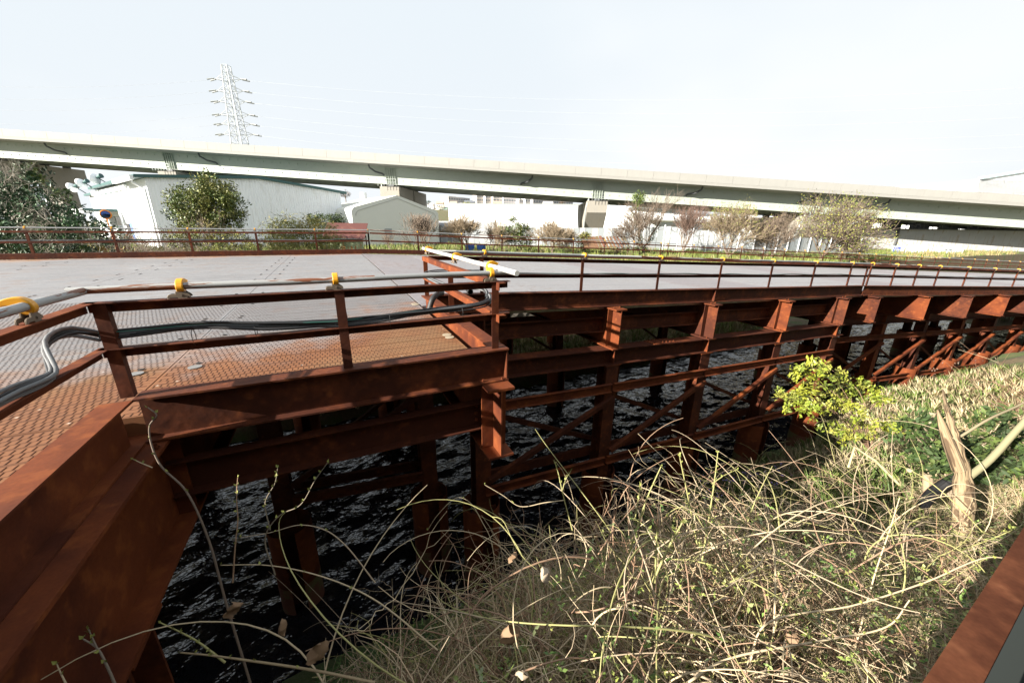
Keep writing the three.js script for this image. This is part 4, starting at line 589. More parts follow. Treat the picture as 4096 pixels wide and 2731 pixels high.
// ---- notice panels before the abutment
{
  const sp = (px0, px1, y0, y1, D, name, label, m) => { const a = atD(px0, y1, D), b = atD(px1, y1 + (px1 - px0) * .06, D), h = (y1 - y0) / FPX * D; const g = thing(name, label, 'panel'); const q = b.clone().setY(a.y); part(g, 'board', prof([[-.03, 0], [.03, 0], [.03, h], [-.03, h]], a, q), m); part(g, 'leg', prof(Rs(.08, .08), flat(a.clone().lerp(q, .1).addScaledVector(hAw, .1), GY - .5), flat(a.clone().lerp(q, .1).addScaledVector(hAw, .1), a.y + h * .8), V(1, 0, 0)), mSteelGrey); part(g, 'leg', prof(Rs(.08, .08), flat(a.clone().lerp(q, .9).addScaledVector(hAw, .1), GY - .5), flat(a.clone().lerp(q, .9).addScaledVector(hAw, .1), a.y + h * .8), V(1, 0, 0)), mSteelGrey); return { g, a, q, h }; };
  const pale = MSM(.50, .56, .60, .5);
  const A = sp(3560, 3607, 985, 1030, 58, 'notice_panel', 'pale site panel carrying a blue notice', pale); { const c = document.createElement('canvas'); c.width = 256; c.height = 176; const x = c.getContext('2d'); x.fillStyle = '#2b3fa0'; x.fillRect(0, 0, 256, 176); x.strokeStyle = '#fff'; x.lineWidth = 6; const glyph = (gx, gy, s, k) => { const r = rng(k); x.lineWidth = s * .13; x.strokeRect(gx + s * .12, gy + s * .15, s * .7, s * .7); x.beginPath(); x.moveTo(gx + s * .12, gy + s * .5); x.lineTo(gx + s * .82, gy + s * .5); x.moveTo(gx + s * .47, gy); x.lineTo(gx + s * .47, gy + s * (.6 + r() * .4)); x.stroke(); }; for (let i = 0; i < 7; i++) glyph(30 + i * 20, 14, 18, i); for (let i = 0; i < 6; i++) glyph(26 + i * 36, 52, 34, 20 + i); for (let i = 0; i < 9; i++) glyph(26 + i * 21, 104, 18, 40 + i); for (let i = 0; i < 5; i++) glyph(110 + i * 21, 138, 18, 60 + i); const t = new THREE.CanvasTexture(c); t.colorSpace = THREE.SRGBColorSpace; const d = A.q.clone().sub(A.a).normalize(), n = d.clone().cross(UP); const s0 = A.a.clone().addScaledVector(d, .15).addScaledVector(n, .05), w = 1.05, y0 = A.a.y + .72, h = .85; const P = [[0, 0], [1, 0], [1, 1], [0, 1]].map(([u, v]) => s0.clone().addScaledVector(d, u * w).setY(y0 + v * h)); const g2 = mk(P.flatMap(p => p.toArray()), [0, 1, 2, 3].flatMap(() => n.toArray()), [0, 0, 1, 0, 1, 1, 0, 1], [0, 1, 2, 0, 2, 3]); part(A.g, 'blue_notice', g2, new THREE.MeshStandardMaterial({ map: t, roughness: .5, side: THREE.DoubleSide })); }
  sp(3615, 3698, 985, 1030, 58, 'notice_panel', 'blank pale blue site panel beside the blue notice', pale);
  const B = sp(3708, 3840, 990, 1036, 58, 'notice_panel', 'pale site panel with yellow marks and a hand drawn outline', pale); { const d = B.q.clone().sub(B.a).normalize(), n = d.clone().cross(UP), W = B.a.distanceTo(B.q); for (let i = 0; i < 4; i++) { const p = B.a.clone().addScaledVector(d, W * (.27 + i * .20)).addScaledVector(n, .05).add(V(0, B.h * (.42 - i * .06), 0)); part(B.g, 'yellow_mark', prof(Rs(.01, .26), p, p.clone().addScaledVector(d, .38)), MSM(.75, .72, .02, .5)); } const ln = []; for (let i = 0; i <= 40; i++) { const t = i / 40 * 4, e = t < 1 ? [t, .96] : t < 2 ? [1, 1.96 - t] : t < 3 ? [3 - t, .04] : [0, t - 3]; ln.push(B.a.clone().addScaledVector(d, W * (.06 + .88 * e[0])).addScaledVector(n, .055).add(V(0, B.h * (.1 + .8 * e[1]) + .05 * Math.sin(i * 2.1), 0))); } part(B.g, 'outline_cord', tube(ln, .025, 5), MSM(.16, .05, .06, .7));
    const st = [], bx0 = W * .44, gl = (i, segs) => { for (const [x0, y0, x1, y1] of segs) { const f = (x, y) => B.a.clone().addScaledVector(d, bx0 + i * .20 + x * .16).addScaledVector(n, .05).add(V(0, B.h * .72 + y * .2, 0)); st.push(tube([f(x0, y0), f(x1, y1)], .016, 4)); } };
    gl(0, [[0, 1, 1, 1], [1, 1, .1, 0], [.5, .45, 1, 0]]); gl(1, [[.1, 1, .1, .1], [.1, .1, .9, .1], [.1, .55, .8, .7], [.8, 1.05, .9, .95]]); gl(2, [[0, .5, 1, .5]]); gl(3, [[.1, 1, .1, .7], [.9, 1, .4, 0], [.7, 1.05, .75, .95]]); gl(4, [[0, .9, 1, .9], [.5, 1, .2, .4], [.3, .5, .9, .5], [.9, .5, .3, 0], [0, .3, .2, .1]]); gl(5, [[0, .7, 1, .7], [.3, 1, .3, .1], [.3, .1, .9, .1], [.75, 1, .75, .4]]); part(B.g, 'lettering', st, mBlack); }
}
// ---- pylon and wires
{
  const base = flat(atD(962, 590, 140), GY), dt = dirOf(905, 262), R = Math.hypot(base.x, base.z), yTop = EYE.y + dt.y * R / Math.hypot(dt.x, dt.z), H = yTop - GY; const right = V(AX.x, 0, AZ.x).normalize(), fw = UP.clone().cross(right); const g = thing('lattice_pylon', 'tall pale lattice pylon behind the viaduct', 'pylon', null, base), mP = MSM(.42, .45, .46, .5, { metalness: .2 });
  const hw = t => lerp(3.5, .95, Math.pow(t, .85)), c = (i, t) => right.clone().multiplyScalar((i % 2 ? 1 : -1) * hw(t)).addScaledVector(fw, (i < 2 ? 1 : -1) * hw(t)).setY(t * H);
  for (let i = 0; i < 4; i++) part(g, 'leg', tube([0, .25, .5, .75, 1].map(t => c(i, t)), .17, 6), mP);
  const brc = []; let t = 0; const ed = [[0, 1], [1, 3], [3, 2], [2, 0]]; for (let k = 0; k < 22; k++) { const t2 = t + .045 * (1 + .5 * (1 - t)); const e = Math.min(1, t2); for (const [a, b] of ed) { brc.push(tube([c(a, t), c(b, e)], .07, 4), tube([c(b, t), c(a, e)], .07, 4), tube([c(a, e), c(b, e)], .07, 4)); } t = t2; if (t >= 1) break; } part(g, 'lattice_bracing', brc, mP).userData.kind = 'stuff';
  [.60, .66, .715, .79, .85, .915].forEach((tt, k) => { for (const s of [-1, 1]) { const w = hw(tt) + (k < 3 ? 3.6 : 3.3), tip = right.clone().multiplyScalar(s * w).setY(tt * H + .6), a = part(g, 'cross_arm', M([0, 1].flatMap(q => [tube([c(q * 2 + (s > 0 ? 1 : 0), tt), tip], .10, 4), tube([c(q * 2 + (s > 0 ? 1 : 0), tt + .035), tip], .10, 4)])), mP); for (const f of [-1, 1]) part(a, 'insulator', tube([tip.clone().addScaledVector(right, s * .3).addScaledVector(fw, f * .4), tip.clone().addScaledVector(right, s * 2.6).addScaledVector(fw, f * .8).add(V(0, -.35, 0))], .24, 6), MSM(.22, .24, .24, .5)); } });
  const sp = [.60, .66, .715, .79, .85, .915]; for (const s of [-1, 1]) sp.forEach((tt, k) => { const p0 = base.clone().addScaledVector(right, s * (hw(tt) + 6)).setY(GY + tt * H + .2); const end = p0.clone().addScaledVector(right, s > 0 ? 330 : -200).addScaledVector(fw, s > 0 ? -60 : -30).add(V(0, s > 0 ? -6 : 6, 0)); const pts = []; for (let i = 0; i <= 16; i++) { const q = p0.clone().lerp(end, i / 16); q.y -= 9 * 4 * (i / 16) * (1 - i / 16); pts.push(q); } solo('power_wire', tube(pts, .02, 4), MSM(.42, .45, .47, .5), `thin power wire leaving the pylon's ${ORD[k]} arm on its ${s > 0 ? 'warehouse' : 'factory'} side`, 'wire'); });
}
// ---- hillside houses and flats
{
  const Dh = 330, mA = [MSM(.56, .52, .48, .8), MSM(.56, .52, .48, .8), MSM(.44, .42, .42, .8), MSM(.6, .58, .55, .8)];
  const flats = [[1795, 1880, 787, 4, 9, 'long grey flats on the hill, far left', 2], [1908, 1942, 779, 6, 4, 'tan six storey flats on the hill', 1], [1942, 1972, 781, 6, 3, 'side wing joined to the tan six storey flats', 1], [1972, 2012, 780, 6, 3, 'pale flats between the two tall blocks on the hill', 1], [2013, 2075, 780, 6, 6, 'grey six storey flats on the hill with balconies', 2], [2076, 2098, 798, 4, 3, 'low grey flats right of the balcony block', 2], [2100, 2131, 796, 4, 3, 'pale end wall of the long flats on the hill', 3], [2131, 2290, 798, 4, 16, 'very long grey flats stepping away along the hill', 2]];
  flats.forEach(([x0, x1, y0, nf, nw, label, mi]) => { const hz = 945 + (x0 - 5300) * .0142, yT = atD(x0, y0, Dh).y, a = flat(atD(x0, 850, Dh), 0), b = flat(atD(x1, 850, Dh + (nw > 8 ? 25 : 4)), 0), g = thing('apartment_block', label, 'building', null), d = b.clone().sub(a), W = d.length(); d.normalize(); const n = d.clone().cross(UP); if (n.dot(a) > 0) n.negate(); const out = d.clone().cross(UP).dot(n) > 0 ? 1 : -1; part(g, 'wall', prof([[0, 0], [0, yT], [-out * 9, yT], [-out * 9, 0]], a, b), mA[mi]); part(g, 'roof_edge', prof([[out * .1, 0], [out * .1, .35], [-out * 9.1, .35], [-out * 9.1, 0]], a.clone().setY(yT + .01), b.clone().setY(yT + .01)), mA[3]); for (let f = 0; f < nf; f++) for (let w = 0; w < nw; w++) { const p = a.clone().addScaledVector(d, W * (w + .2) / nw).addScaledVector(n, .06).setY(yT - 1.5 - f * 2.9); part(g, 'window', prof(Rs(.1, 1.35), p, p.clone().addScaledVector(d, W / nw * .58)), mWin); } });
  const r = rng(77); for (const [px, py, w, rc] of [[1725, 822, 24, 0], [1762, 816, 30, 1], [1738, 842, 28, 0], [1775, 838, 34, 2], [1815, 815, 30, 1], [1850, 822, 26, 0], [1880, 812, 44, 3], [1700, 812, 16, 2], [1990, 814, 40, 1], [2190, 816, 40, 0]]) { const c = flat(atD(px, 850, 300), 0), wd = w / FPX * 300, yT = atD(px, py, 300).y, g = thing('hill_house', 'hillside house', 'house', 'houses on the hillside'); const A = c.clone().addScaledVector(V(AX.x, 0, AZ.x).normalize(), -wd / 2), B = c.clone().addScaledVector(V(AX.x, 0, AZ.x).normalize(), wd / 2); g.userData.label = { 1725: 'white hillside house beside the pier, upper one', 1762: 'cream hillside house with brown roof left of the willow', 1738: 'white hillside house lowest on the slope', 1775: 'green roofed hillside house above the warehouse corner', 1815: 'cream hillside house under the long grey flats', 1850: 'white hillside house behind the yellow willow', 1880: 'dark gabled hillside house left of the tan flats', 1700: 'smallest green roofed hillside house touching the pier', 1990: 'cream hillside house in front of the pale flats', 2190: 'white hillside house in front of the very long flats' }[px]; part(g, 'wall', prof([[-3, 0], [3, 0], [3, yT], [-3, yT]], A, B), [MSM(.7, .7, .68, .8), MSM(.6, .55, .46, .8), MSM(.5, .5, .5, .8), MSM(.66, .64, .6, .8)][rc]); part(g, 'roof', prof([[-3.6, 0], [3.6, 0], [0, 1.9]], A.clone().setY(yT + .01), B.clone().setY(yT + .01)), [MSM(.4, .38, .36, .8), MSM(.35, .28, .22, .8), MSM(.2, .27, .22, .8), MSM(.12, .13, .15, .7)][rc]); for (let i = 0; i < 3; i++) { const p = A.clone().lerp(B, .15 + i * .28).setY(yT - 1.6); const nn = A.clone().sub(B).normalize().cross(UP).negate(); const side = nn.dot(c) < 0 ? 1 : -1; p.addScaledVector(nn, side * 3.05); part(g, 'window', prof(Rs(.1, 1), p, p.clone().addScaledVector(B.clone().sub(A).normalize(), wd * .15)), mWin); } }
}
// ---- rusty lean-to and ruined hut on the far bank
{
  const A = atD(1305, 935, 30), B = atD(1470, 940, 30.5), g = thing('rusty_shed', 'rust roofed lean-to with streaked green sheet wall', 'shed'); const yL = A.y; const P = flat(A, yL), Q = flat(B, yL); part(g, 'roof', prof([[1.3, -.38], [1.3, -.32], [-.5, .86], [-.5, .80]], P, Q), MSM(1, 1, 1, .7, { map: tc(511, [.075, .024, .020], [.115, .036, .028], 6, { dark: [.16, .075, .045], k: .6 }) })); part(g, 'sheet_wall', prof([[1.02, GY - yL], [1.05, GY - yL], [1.05, -.24], [1.02, -.24]], P.clone().lerp(Q, .02), Q.clone().lerp(P, .06)), MSM(1, 1, 1, .7, { map: tex(256, 256, (u, v) => { const a = fbm(u, v * .15, 14, 4, 521), b = fbm(u, v, 6, 4, 525); return sr(mix3(mix3([.26, .33, .20], [.34, .38, .22], b), [.36, .17, .05], step(.52, .68, a))); }) })); for (const t of [.03, .95]) part(g, 'post', prof(Rs(.09, .09), P.clone().lerp(Q, t).setY(GY), P.clone().lerp(Q, t).setY(yL - .1), V(1, 0, 0)), mRustB);
  const h = thing('ruined_hut', 'collapsed dark timber hut roof under the ivy tree', 'hut'), C0 = atD(2330, 980, 44), C1 = atD(2520, 975, 44); const r = rng(61); for (let i = 0; i < 13; i++) { const p = C0.clone().lerp(C1, i / 13).add(V(0, .1 * r(), 0)); part(h, 'roof_plank', prof([[1.4, -.35], [1.4, -.28], [-1.2, .75 + r() * .2], [-1.2, .68]], p, p.clone().lerp(C1, .085)), MSM(.10 + r() * .05, .055 + r() * .03, .035, .9)); } for (const t of [.05, .4, .75, .97]) part(h, 'post', prof(Rs(.12, .12), flat(C0.clone().lerp(C1, t), GY - .3), flat(C0.clone().lerp(C1, t), C0.y - .2), V(1, 0, 0)), MSM(.12, .08, .05, .9));
  for (const [px, l] of [[1880, 'blue plastic drum by the fence'], [1925, 'second blue plastic drum by the fence']]) { const p = flat(atD(px, 990, 46), GY - .2); const d = thing('plastic_drum', l, 'drum', null, p); part(d, 'drum_body', idx(new THREE.LatheGeometry([[0, 0], [.5, 0], [.55, .06], [.55, .5], [.58, .54], [.55, .58], [.55, 1.05], [.5, 1.15], [0, 1.15]].map(a => new THREE.Vector2(...a)), 20)), MSM(.03, .12, .42, .45)); part(d, 'lid', cyl(.15, 1.17, 0, .12, .05, 12), MSM(.02, .07, .25, .5)); }
}
// ---- stone revetment below the far bank: diamond-laid stones
{
  const g = thing('stone_revetment', 'diamond-laid stone revetment of the far bank seen under the deck', 'wall'); const zW = -19.78;
  part(g, 'mortar_bed', prof([[-.25, -6.2], [0, -6.2], [0, -2.1], [-.25, -2.1]], V(-30, 0, zW), V(50, 0, zW)), MSM(.16, .145, .12, .95));
  const mats = [.0, .03, .06, .09].map(v => MSM(.21 + v, .19 + v * .9, .155 + v * .8, .9)); const r = rng(88), sh = new THREE.Shape(); const a = .30; [[0, -a], [a, 0], [0, a], [-a, 0]].forEach(([x, y], i) => i ? sh.lineTo(x * .92, y * .92) : sh.moveTo(x * .92, y * .92)); sh.closePath(); const vars = [0, 1, 2].map(k => idx(new THREE.ExtrudeGeometry(sh, { depth: .05 + k * .02, bevelEnabled: true, bevelThickness: .05, bevelSize: -.05, bevelOffset: .0, bevelSegments: 1 })));
  let n = 0; for (let row = 0; row < 12; row++) for (let i = 0; i < 24; i++) { if (n++ >= 298) break; const x = 7.2 + i * .62 + (row % 2) * .31, y = -5.35 + row * .27; const m = part(g, 'stone', vars[Math.floor(r() * 3)], mats[Math.floor(r() * 4)]); m.position.set(x, y, zW + .02); m.rotation.z = (r() - .5) * .08; }
}

// ================================================================ trees and shrubs beyond the deck
function leafGeo(list) {                             // list of [pos, dir, up, len, wid, color]; folded leaf of four triangles
  const n = list.length, pos = new Float32Array(n * 18), nor = new Float32Array(n * 18), uv = new Float32Array(n * 12), col = new Float32Array(n * 18), ind = new Uint32Array(n * 12);
  list.forEach(([p, d, u, l, w, c], i) => {
    const s = d.clone().cross(u).normalize(), nn = s.clone().cross(d), put = (k, a, b, h) => { const o = (i * 6 + k) * 3; pos[o] = p.x + d.x * a * l + s.x * b * w + nn.x * h * w; pos[o + 1] = p.y + d.y * a * l + s.y * b * w + nn.y * h * w; pos[o + 2] = p.z + d.z * a * l + s.z * b * w + nn.z * h * w; const q = V(nn.x - s.x * b * .4, nn.y - s.y * b * .4, nn.z - s.z * b * .4).normalize(); nor[o] = q.x; nor[o + 1] = q.y; nor[o + 2] = q.z; col[o] = c[0]; col[o + 1] = c[1]; col[o + 2] = c[2]; };
    put(0, 0, 0, 0); put(1, .38, .5, .14); put(2, .42, 0, 0); put(3, .38, -.5, .14); put(4, 1, 0, -.1); put(5, .75, .28, .1);
    ind.set([0, 1, 2, 0, 2, 3, 1, 4, 2, 2, 4, 3].map(k => i * 6 + k), i * 12);
  });
  const g = new THREE.BufferGeometry(); g.setAttribute('position', new THREE.BufferAttribute(pos, 3)); g.setAttribute('normal', new THREE.BufferAttribute(nor, 3)); g.setAttribute('uv', new THREE.BufferAttribute(uv, 2)); g.setAttribute('color', new THREE.BufferAttribute(col, 3)); g.setIndex(new THREE.BufferAttribute(ind, 1)); return g;
}
const mLeaf = new THREE.MeshStandardMaterial({ vertexColors: true, roughness: .5, side: THREE.DoubleSide });
const mLeafDull = new THREE.MeshStandardMaterial({ vertexColors: true, roughness: .75, side: THREE.DoubleSide });
const mBark = MSM(1, 1, 1, .9, { map: tc(601, [.13, .095, .065], [.23, .18, .13], 8, { dark: [.07, .05, .035], k: .5 }) });
const mTwigGrey = MSM(.19, .145, .11, .85), mTwigPale = MSM(.27, .21, .14, .8), mTwigRed = MSM(.17, .11, .085, .8);
const rdir = r => { const z = r() * 2 - 1, a = r() * 6.283, q = Math.sqrt(1 - z * z); return V(q * Math.cos(a), z, q * Math.sin(a)); };
function leafCloud(blobs, n, size, palette, seed, o = {}) {
  const r = rng(seed), list = [], tot = blobs.reduce((s, b) => s + b[1] * b[2] * b[3], 0);
  for (const [c, rx, ry, rz] of blobs) {
    const m = Math.round(n * rx * ry * rz / tot), cl = Math.max(3, Math.round(m / 22));
    for (let k = 0; k < cl; k++) {
      const d = rdir(r), q = Math.pow(r(), .38); const cc = V(c.x + d.x * rx * q, c.y + d.y * ry * q, c.z + d.z * rz * q), cr = (.12 + .18 * r()) * Math.min(rx, ry, rz) + size * .8, axis = rdir(r).add(V(0, .5, 0)).normalize(), tone = .75 + .5 * r(), pc = palette[Math.floor(r() * palette.length)];
      for (let i = 0; i < m / cl; i++) { const e = rdir(r).multiplyScalar(cr * Math.sqrt(r())), dir = o.droop ? e.clone().normalize().add(V(0, -.6, 0)).normalize() : rdir(r).multiplyScalar(.7).add(axis).normalize(), u = rdir(r).add(V(0, 1.1, 0)).normalize(), t = tone * (.85 + .3 * r()); list.push([cc.clone().add(e), dir, u, size * (.65 + .7 * r()), size * (o.wid || .45) * (.8 + .4 * r()), [pc[0] * t, pc[1] * t, pc[2] * t]]); }
    }
  }
  return leafGeo(list);
}
// branching skeleton: returns thick and thin tubes, and tip points
function branches(base, dir, len, rad, depth, seed, o = {}) {
  const r = rng(seed), thick = [], thin = [], tips = []; const fan = o.fan || .75, ups = o.up ?? .25;
  (function grow(p, d, l, w, k) {
    const pts = [p.clone()], rs = [w], n = k > 2 ? 4 : 3; let q = p.clone(), e = d.clone();
    for (let i = 0; i < n; i++) { e.add(rdir(r).multiplyScalar(o.wig ?? .22)).add(V(0, ups * .18, 0)).normalize(); q = q.clone().addScaledVector(e, l / n); pts.push(q); rs.push(Math.max((o.minR || .004) * .7, w * lerp(1, .66, (i + 1) / n))); }
    (w > (o.thr || .03) ? thick : thin).push(tube(pts, rs, w > .05 ? 7 : w > .02 ? 5 : 3));
    if (k === 0) { tips.push([q, e]); return; }
    const c = k === depth ? (o.first || 4) : 2 + (r() < .6 ? 1 : 0) + (o.bushy && r() < .5 ? 1 : 0);
    for (let i = 0; i < c; i++) { const t = k === depth ? 1 - .35 * r() * (o.lowSplit ? 1.6 : 1) : .35 + .65 * r(), at = pts[Math.min(n, Math.floor(t * n))].clone().lerp(pts[Math.min(n, Math.floor(t * n) + 1)], (t * n) % 1); const nd = e.clone().addScaledVector(rdir(r), k === depth ? fan * 1.1 : fan).add(V(0, ups, 0)).normalize(); const lk = k === depth ? l * (o.l1 || 1.0) : l; grow(at, nd, lk * (.70 + .25 * r()), Math.max(o.minR || .004, rs[n] * (.58 + .25 * r())), k - 1); }
    grow(q, e.clone(), (k === depth ? l * (o.l1 || 1) : l) * .78, rs[n], k - 1);
  })(base, dir, len, rad, depth);
  return { thick, thin, tips };
}
function bareTree(base, H, seed, label, o = {}) {
  const g = thing(o.name || 'bare_tree', label, 'tree', o.group), b = branches(base.clone().add(V(0, -.2, 0)), (o.dir || V(0, 1, 0)).clone().normalize(), H * 1.55 * (o.trunk || .24), H * (o.rad || .024), o.depth || 5, seed, { minR: .02, l1: 2.4, fan: .85, ...o });
  { let hx = .1, hy = .1; for (const [p] of b.tips) { hx = Math.max(hx, Math.hypot(p.x - base.x, p.z - base.z)); hy = Math.max(hy, p.y - base.y); } const sy = H / hy, sx = (o.W || H * .9) / 2 / hx; const m4 = new THREE.Matrix4().makeTranslation(base.x, base.y, base.z).multiply(new THREE.Matrix4().makeScale(sx, sy, sx)).multiply(new THREE.Matrix4().makeTranslation(-base.x, -base.y, -base.z)); for (const q of b.thick.concat(b.thin)) q.applyMatrix4(m4); for (const t of b.tips) t[0].applyMatrix4(m4); }
  part(g, 'trunk', b.thick.length ? b.thick : b.thin, mBark); if (b.thin.length && b.thick.length) part(g, 'twigs', b.thin, o.twig || mTwigGrey);
  if (o.leaves) { const r = rng(seed + 5), L = []; for (const [p, d] of b.tips) for (let i = 0; i < o.leaves; i++) { const t = .7 + .6 * r(), pc = o.pal[Math.floor(r() * o.pal.length)]; if (o.topOnly && p.y < base.y + H * o.topOnly && r() < .8) continue; L.push([p.clone().add(rdir(r).multiplyScalar(o.lsz * 1.8)), rdir(r), rdir(r).add(V(0, 1, 0)).normalize(), o.lsz * (.7 + .6 * r()), o.lsz * .5, [pc[0] * t, pc[1] * t, pc[2] * t]]); } part(g, 'crown', leafGeo(L), mLeafDull); }
  return { g, b };
}
const gp = (px, D) => { const p = atD(px, 950, D); return V(p.x, bankSlope(p.x, p.z), p.z); };
const YG = [[.20, .21, .045], [.24, .23, .05], [.15, .18, .04]], DG = [[.020, .055, .018], [.028, .075, .022], [.016, .042, .018]], MG = [[.075, .11, .022], [.11, .145, .03], [.055, .085, .02], [.14, .15, .035]], OL = [[.10, .095, .03], [.14, .12, .035], [.075, .08, .025]], BAM = [[.16, .17, .035], [.22, .19, .05], [.11, .13, .03], [.26, .22, .07]];
// bare and budding trees before the fence
bareTree(gp(1690, 42), 4.8, 701, 'thin bare tree before the cream tent shed', { W: 6.348, depth: 5, up: .35, trunk: .09, rad: .02, fan: .7 });
bareTree(gp(1560, 40), 2.6, 702, 'small bare sapling at the foot of the tent shed', { W: 2.76, depth: 4, up: .4, trunk: .2, rad: .014, fan: .6 });
bareTree(gp(1875, 44), 4.9, 703, 'bare spreading tree in front of the low annex', { W: 7.728, depth: 5, up: .22, trunk: .09, rad: .022, fan: .8, bushy: true, twig: mTwigPale });
bareTree(gp(1965, 44), 4.3, 704, 'bare bushy tree beside the green bush tree', { W: 5.796, depth: 5, up: .2, trunk: .09, rad: .02, fan: .85, bushy: true, twig: mTwigPale });
{ const p = gp(2070, 45), t = bareTree(p, 4.4, 705, 'leafy green bush tree among the bare trees', { W: 6.21, depth: 4, up: .2, trunk: .2, rad: .02, bushy: true }); part(t.g, 'crown', leafCloud([[p.clone().add(V(-.6, 2.6, 0)), 1.9, 1.7, 1.6], [p.clone().add(V(.8, 1.9, .2)), 1.8, 1.5, 1.4], [p.clone().add(V(-.4, 3.9, 0)), .6, .8, .6]], 2600, .26, MG, 706), mLeafDull); }
bareTree(gp(2210, 43), 4.4, 707, 'bare tree right of the green bush tree', { W: 6.348, depth: 5, up: .2, trunk: .09, rad: .02, fan: .8, bushy: true, twig: mTwigPale });
bareTree(gp(2290, 46), 3.4, 722, 'low bare tree before the warehouse pier', { W: 6.072, depth: 5, up: .18, trunk: .09, rad: .018, fan: .85, bushy: true, twig: mTwigPale });
{ const p = gp(2338, 45), g = thing('cone_shrub', 'small rounded yellow green evergreen before the pier', 'shrub'); part(g, 'trunk', tube([p, p.clone().add(V(0, 1.2, 0))], .09, 6), mBark); part(g, 'foliage', leafCloud([[p.clone().add(V(0, 1.3, 0)), 1.0, 1.1, 1], [p.clone().add(V(0, 2.1, 0)), .6, .7, .6]], 1500, .2, [[.16, .16, .03], [.10, .12, .025], [.2, .17, .04]], 708), mLeafDull); }
{ const p = gp(2585, 46), t = bareTree(p, 8.4, 709, 'tall bare tree with ivy climbing its trunks', { bushy: true, W: 11.868, first: 6, bushy: true, depth: 5, up: .18, trunk: .10, rad: .028, fan: .85, first: 5, lowSplit: true, thr: .035 }); const L = []; const r = rng(710); const bl = []; for (let k = 0; k < 8; k++) bl.push([p.clone().add(V(-1.2 + Math.sin(k) * .3 - k * .12, .5 + k * .85, .1)), .38, .55, .38]); for (let k = 0; k < 5; k++) bl.push([p.clone().add(V(.3 + k * .28, .6 + k * .55, -.3)), .36, .45, .36]); bl.push([p.clone().add(V(-1.9, 6.6, 0)), .75, .9, .7]); part(t.g, 'ivy', leafCloud(bl, 2200, .2, [[.09, .13, .025], [.14, .16, .03], [.06, .10, .02]], 711), mLeafDull); }
bareTree(gp(2745, 44), 6.6, 712, 'bare reddish tree before the white duct', { W: 7.728, first: 5, bushy: true, depth: 5, up: .28, trunk: .10, rad: .022, fan: .72, twig: mTwigRed, bushy: false, lowSplit: true });
bareTree(gp(2925, 41), 6.4, 713, 'dense twiggy tree with yellow green top', { W: 9.108, first: 6, bushy: true, depth: 5, up: .16, trunk: .10, rad: .022, fan: .85, twig: mTwigPale, lowSplit: true, leaves: 2, lsz: .16, pal: YG, topOnly: .75 });
bareTree(gp(3110, 40), 5.4, 714, 'dense twiggy tree without leaves between two budding trees', { leaves: 1, lsz: .12, pal: [[.16, .12, .07]], W: 7.452, first: 6, bushy: true, depth: 5, up: .15, trunk: .10, rad: .022, fan: .85, twig: mTwigGrey, lowSplit: true });
bareTree(gp(3300, 39), 7.2, 715, 'broad budding tree with yellow green leaf tips', { W: 11.868, first: 6, bushy: true, depth: 5, up: .12, trunk: .10, rad: .024, fan: .95, twig: mTwigGrey, lowSplit: true, leaves: 2, lsz: .17, pal: YG });
bareTree(gp(3420, 39), 3.4, 716, 'low budding sapling beside the broad budding tree', { W: 4.14, depth: 5, up: .15, trunk: .09, rad: .02, fan: .9, leaves: 2, lsz: .14, pal: YG });
// rough bush at the right end
{ const p = gp(4060, 34), g = thing('vine_mound', 'mound of dry vines over green leaves at the abutment', 'shrub'); const th = []; for (let k = 0; k < 16; k++) { const b = branches(p.clone().add(V((k % 4 - 1.5) * 1.3, 0, (Math.floor(k / 4) - 1.5) * 1.0)), V(0, 1, 0), 1.0, .03, 4, 740 + k, { up: -.05, fan: 1.1, wig: .35, bushy: true, thr: 9 }); th.push(...b.thin); } part(g, 'vines', th, mTwigPale); part(g, 'foliage', leafCloud([[p.clone().add(V(-.4, .9, 0)), 3.4, 1.2, 2], [p.clone().add(V(.8, 1.6, 0)), 2.4, 1.1, 1.6]], 2600, .2, MG, 760), mLeafDull); }
// behind the far railing on the left
{ const pts = [[60, 860, 22, 2.6, 2.3], [190, 900, 22, 2.2, 1.7], [330, 935, 22, 2.0, 1.25], [-40, 800, 23, 2.2, 2.0], [95, 770, 22.5, 1.3, .8], [130, 720, 22.5, .7, .7], [420, 975, 21.5, 1.3, .8], [250, 985, 21, 2.6, .9], [40, 985, 21, 2.8, 1]]; const g = thing('evergreen_thicket', 'large dark evergreen thicket with tangled dry vines at the left', 'shrub'); const bl = pts.map(([x, y, D, rx, ry]) => [atD(x, y, D), rx, ry, 1.5]); part(g, 'foliage', leafCloud(bl, 15000, .21, DG.concat([[.035, .085, .03], [.05, .08, .03]]), 770, { wid: .5 }), mLeaf); const th = [], r = rng(771); for (let k = 0; k < 26; k++) { const q = pts[k % pts.length], p = atD(q[0] + (r() - .5) * 190, q[1] + (r() - .3) * 90, q[2] - .9 - r() * .5); const b = branches(p, rdir(r).add(V(0, .3, 0)).normalize(), .75, .022, 3, 780 + k, { up: 0, fan: 1.1, wig: .45, thr: 9 }); th.push(...b.thin); } part(g, 'dry_vines', th, MSM(.25, .22, .18, .8)); const st = []; for (let k = 0; k < 7; k++) { const p = gp(30 + k * 60, 21.8); st.push(tube([p, p.clone().add(V(.1, 1.4, 0)), p.clone().add(V(-.1, 2.6, 0))], [.07, .06, .04], 6)); } part(g, 'stems', st, mBark); part(g, 'top_sprig', leafCloud([[atD(120, 690, 22.5), .55, .55, .5], [atD(250, 790, 22.5), .4, .5, .4]], 240, .24, [[.11, .15, .03], [.06, .10, .03]], 772, { wid: .5 }), mLeaf); }
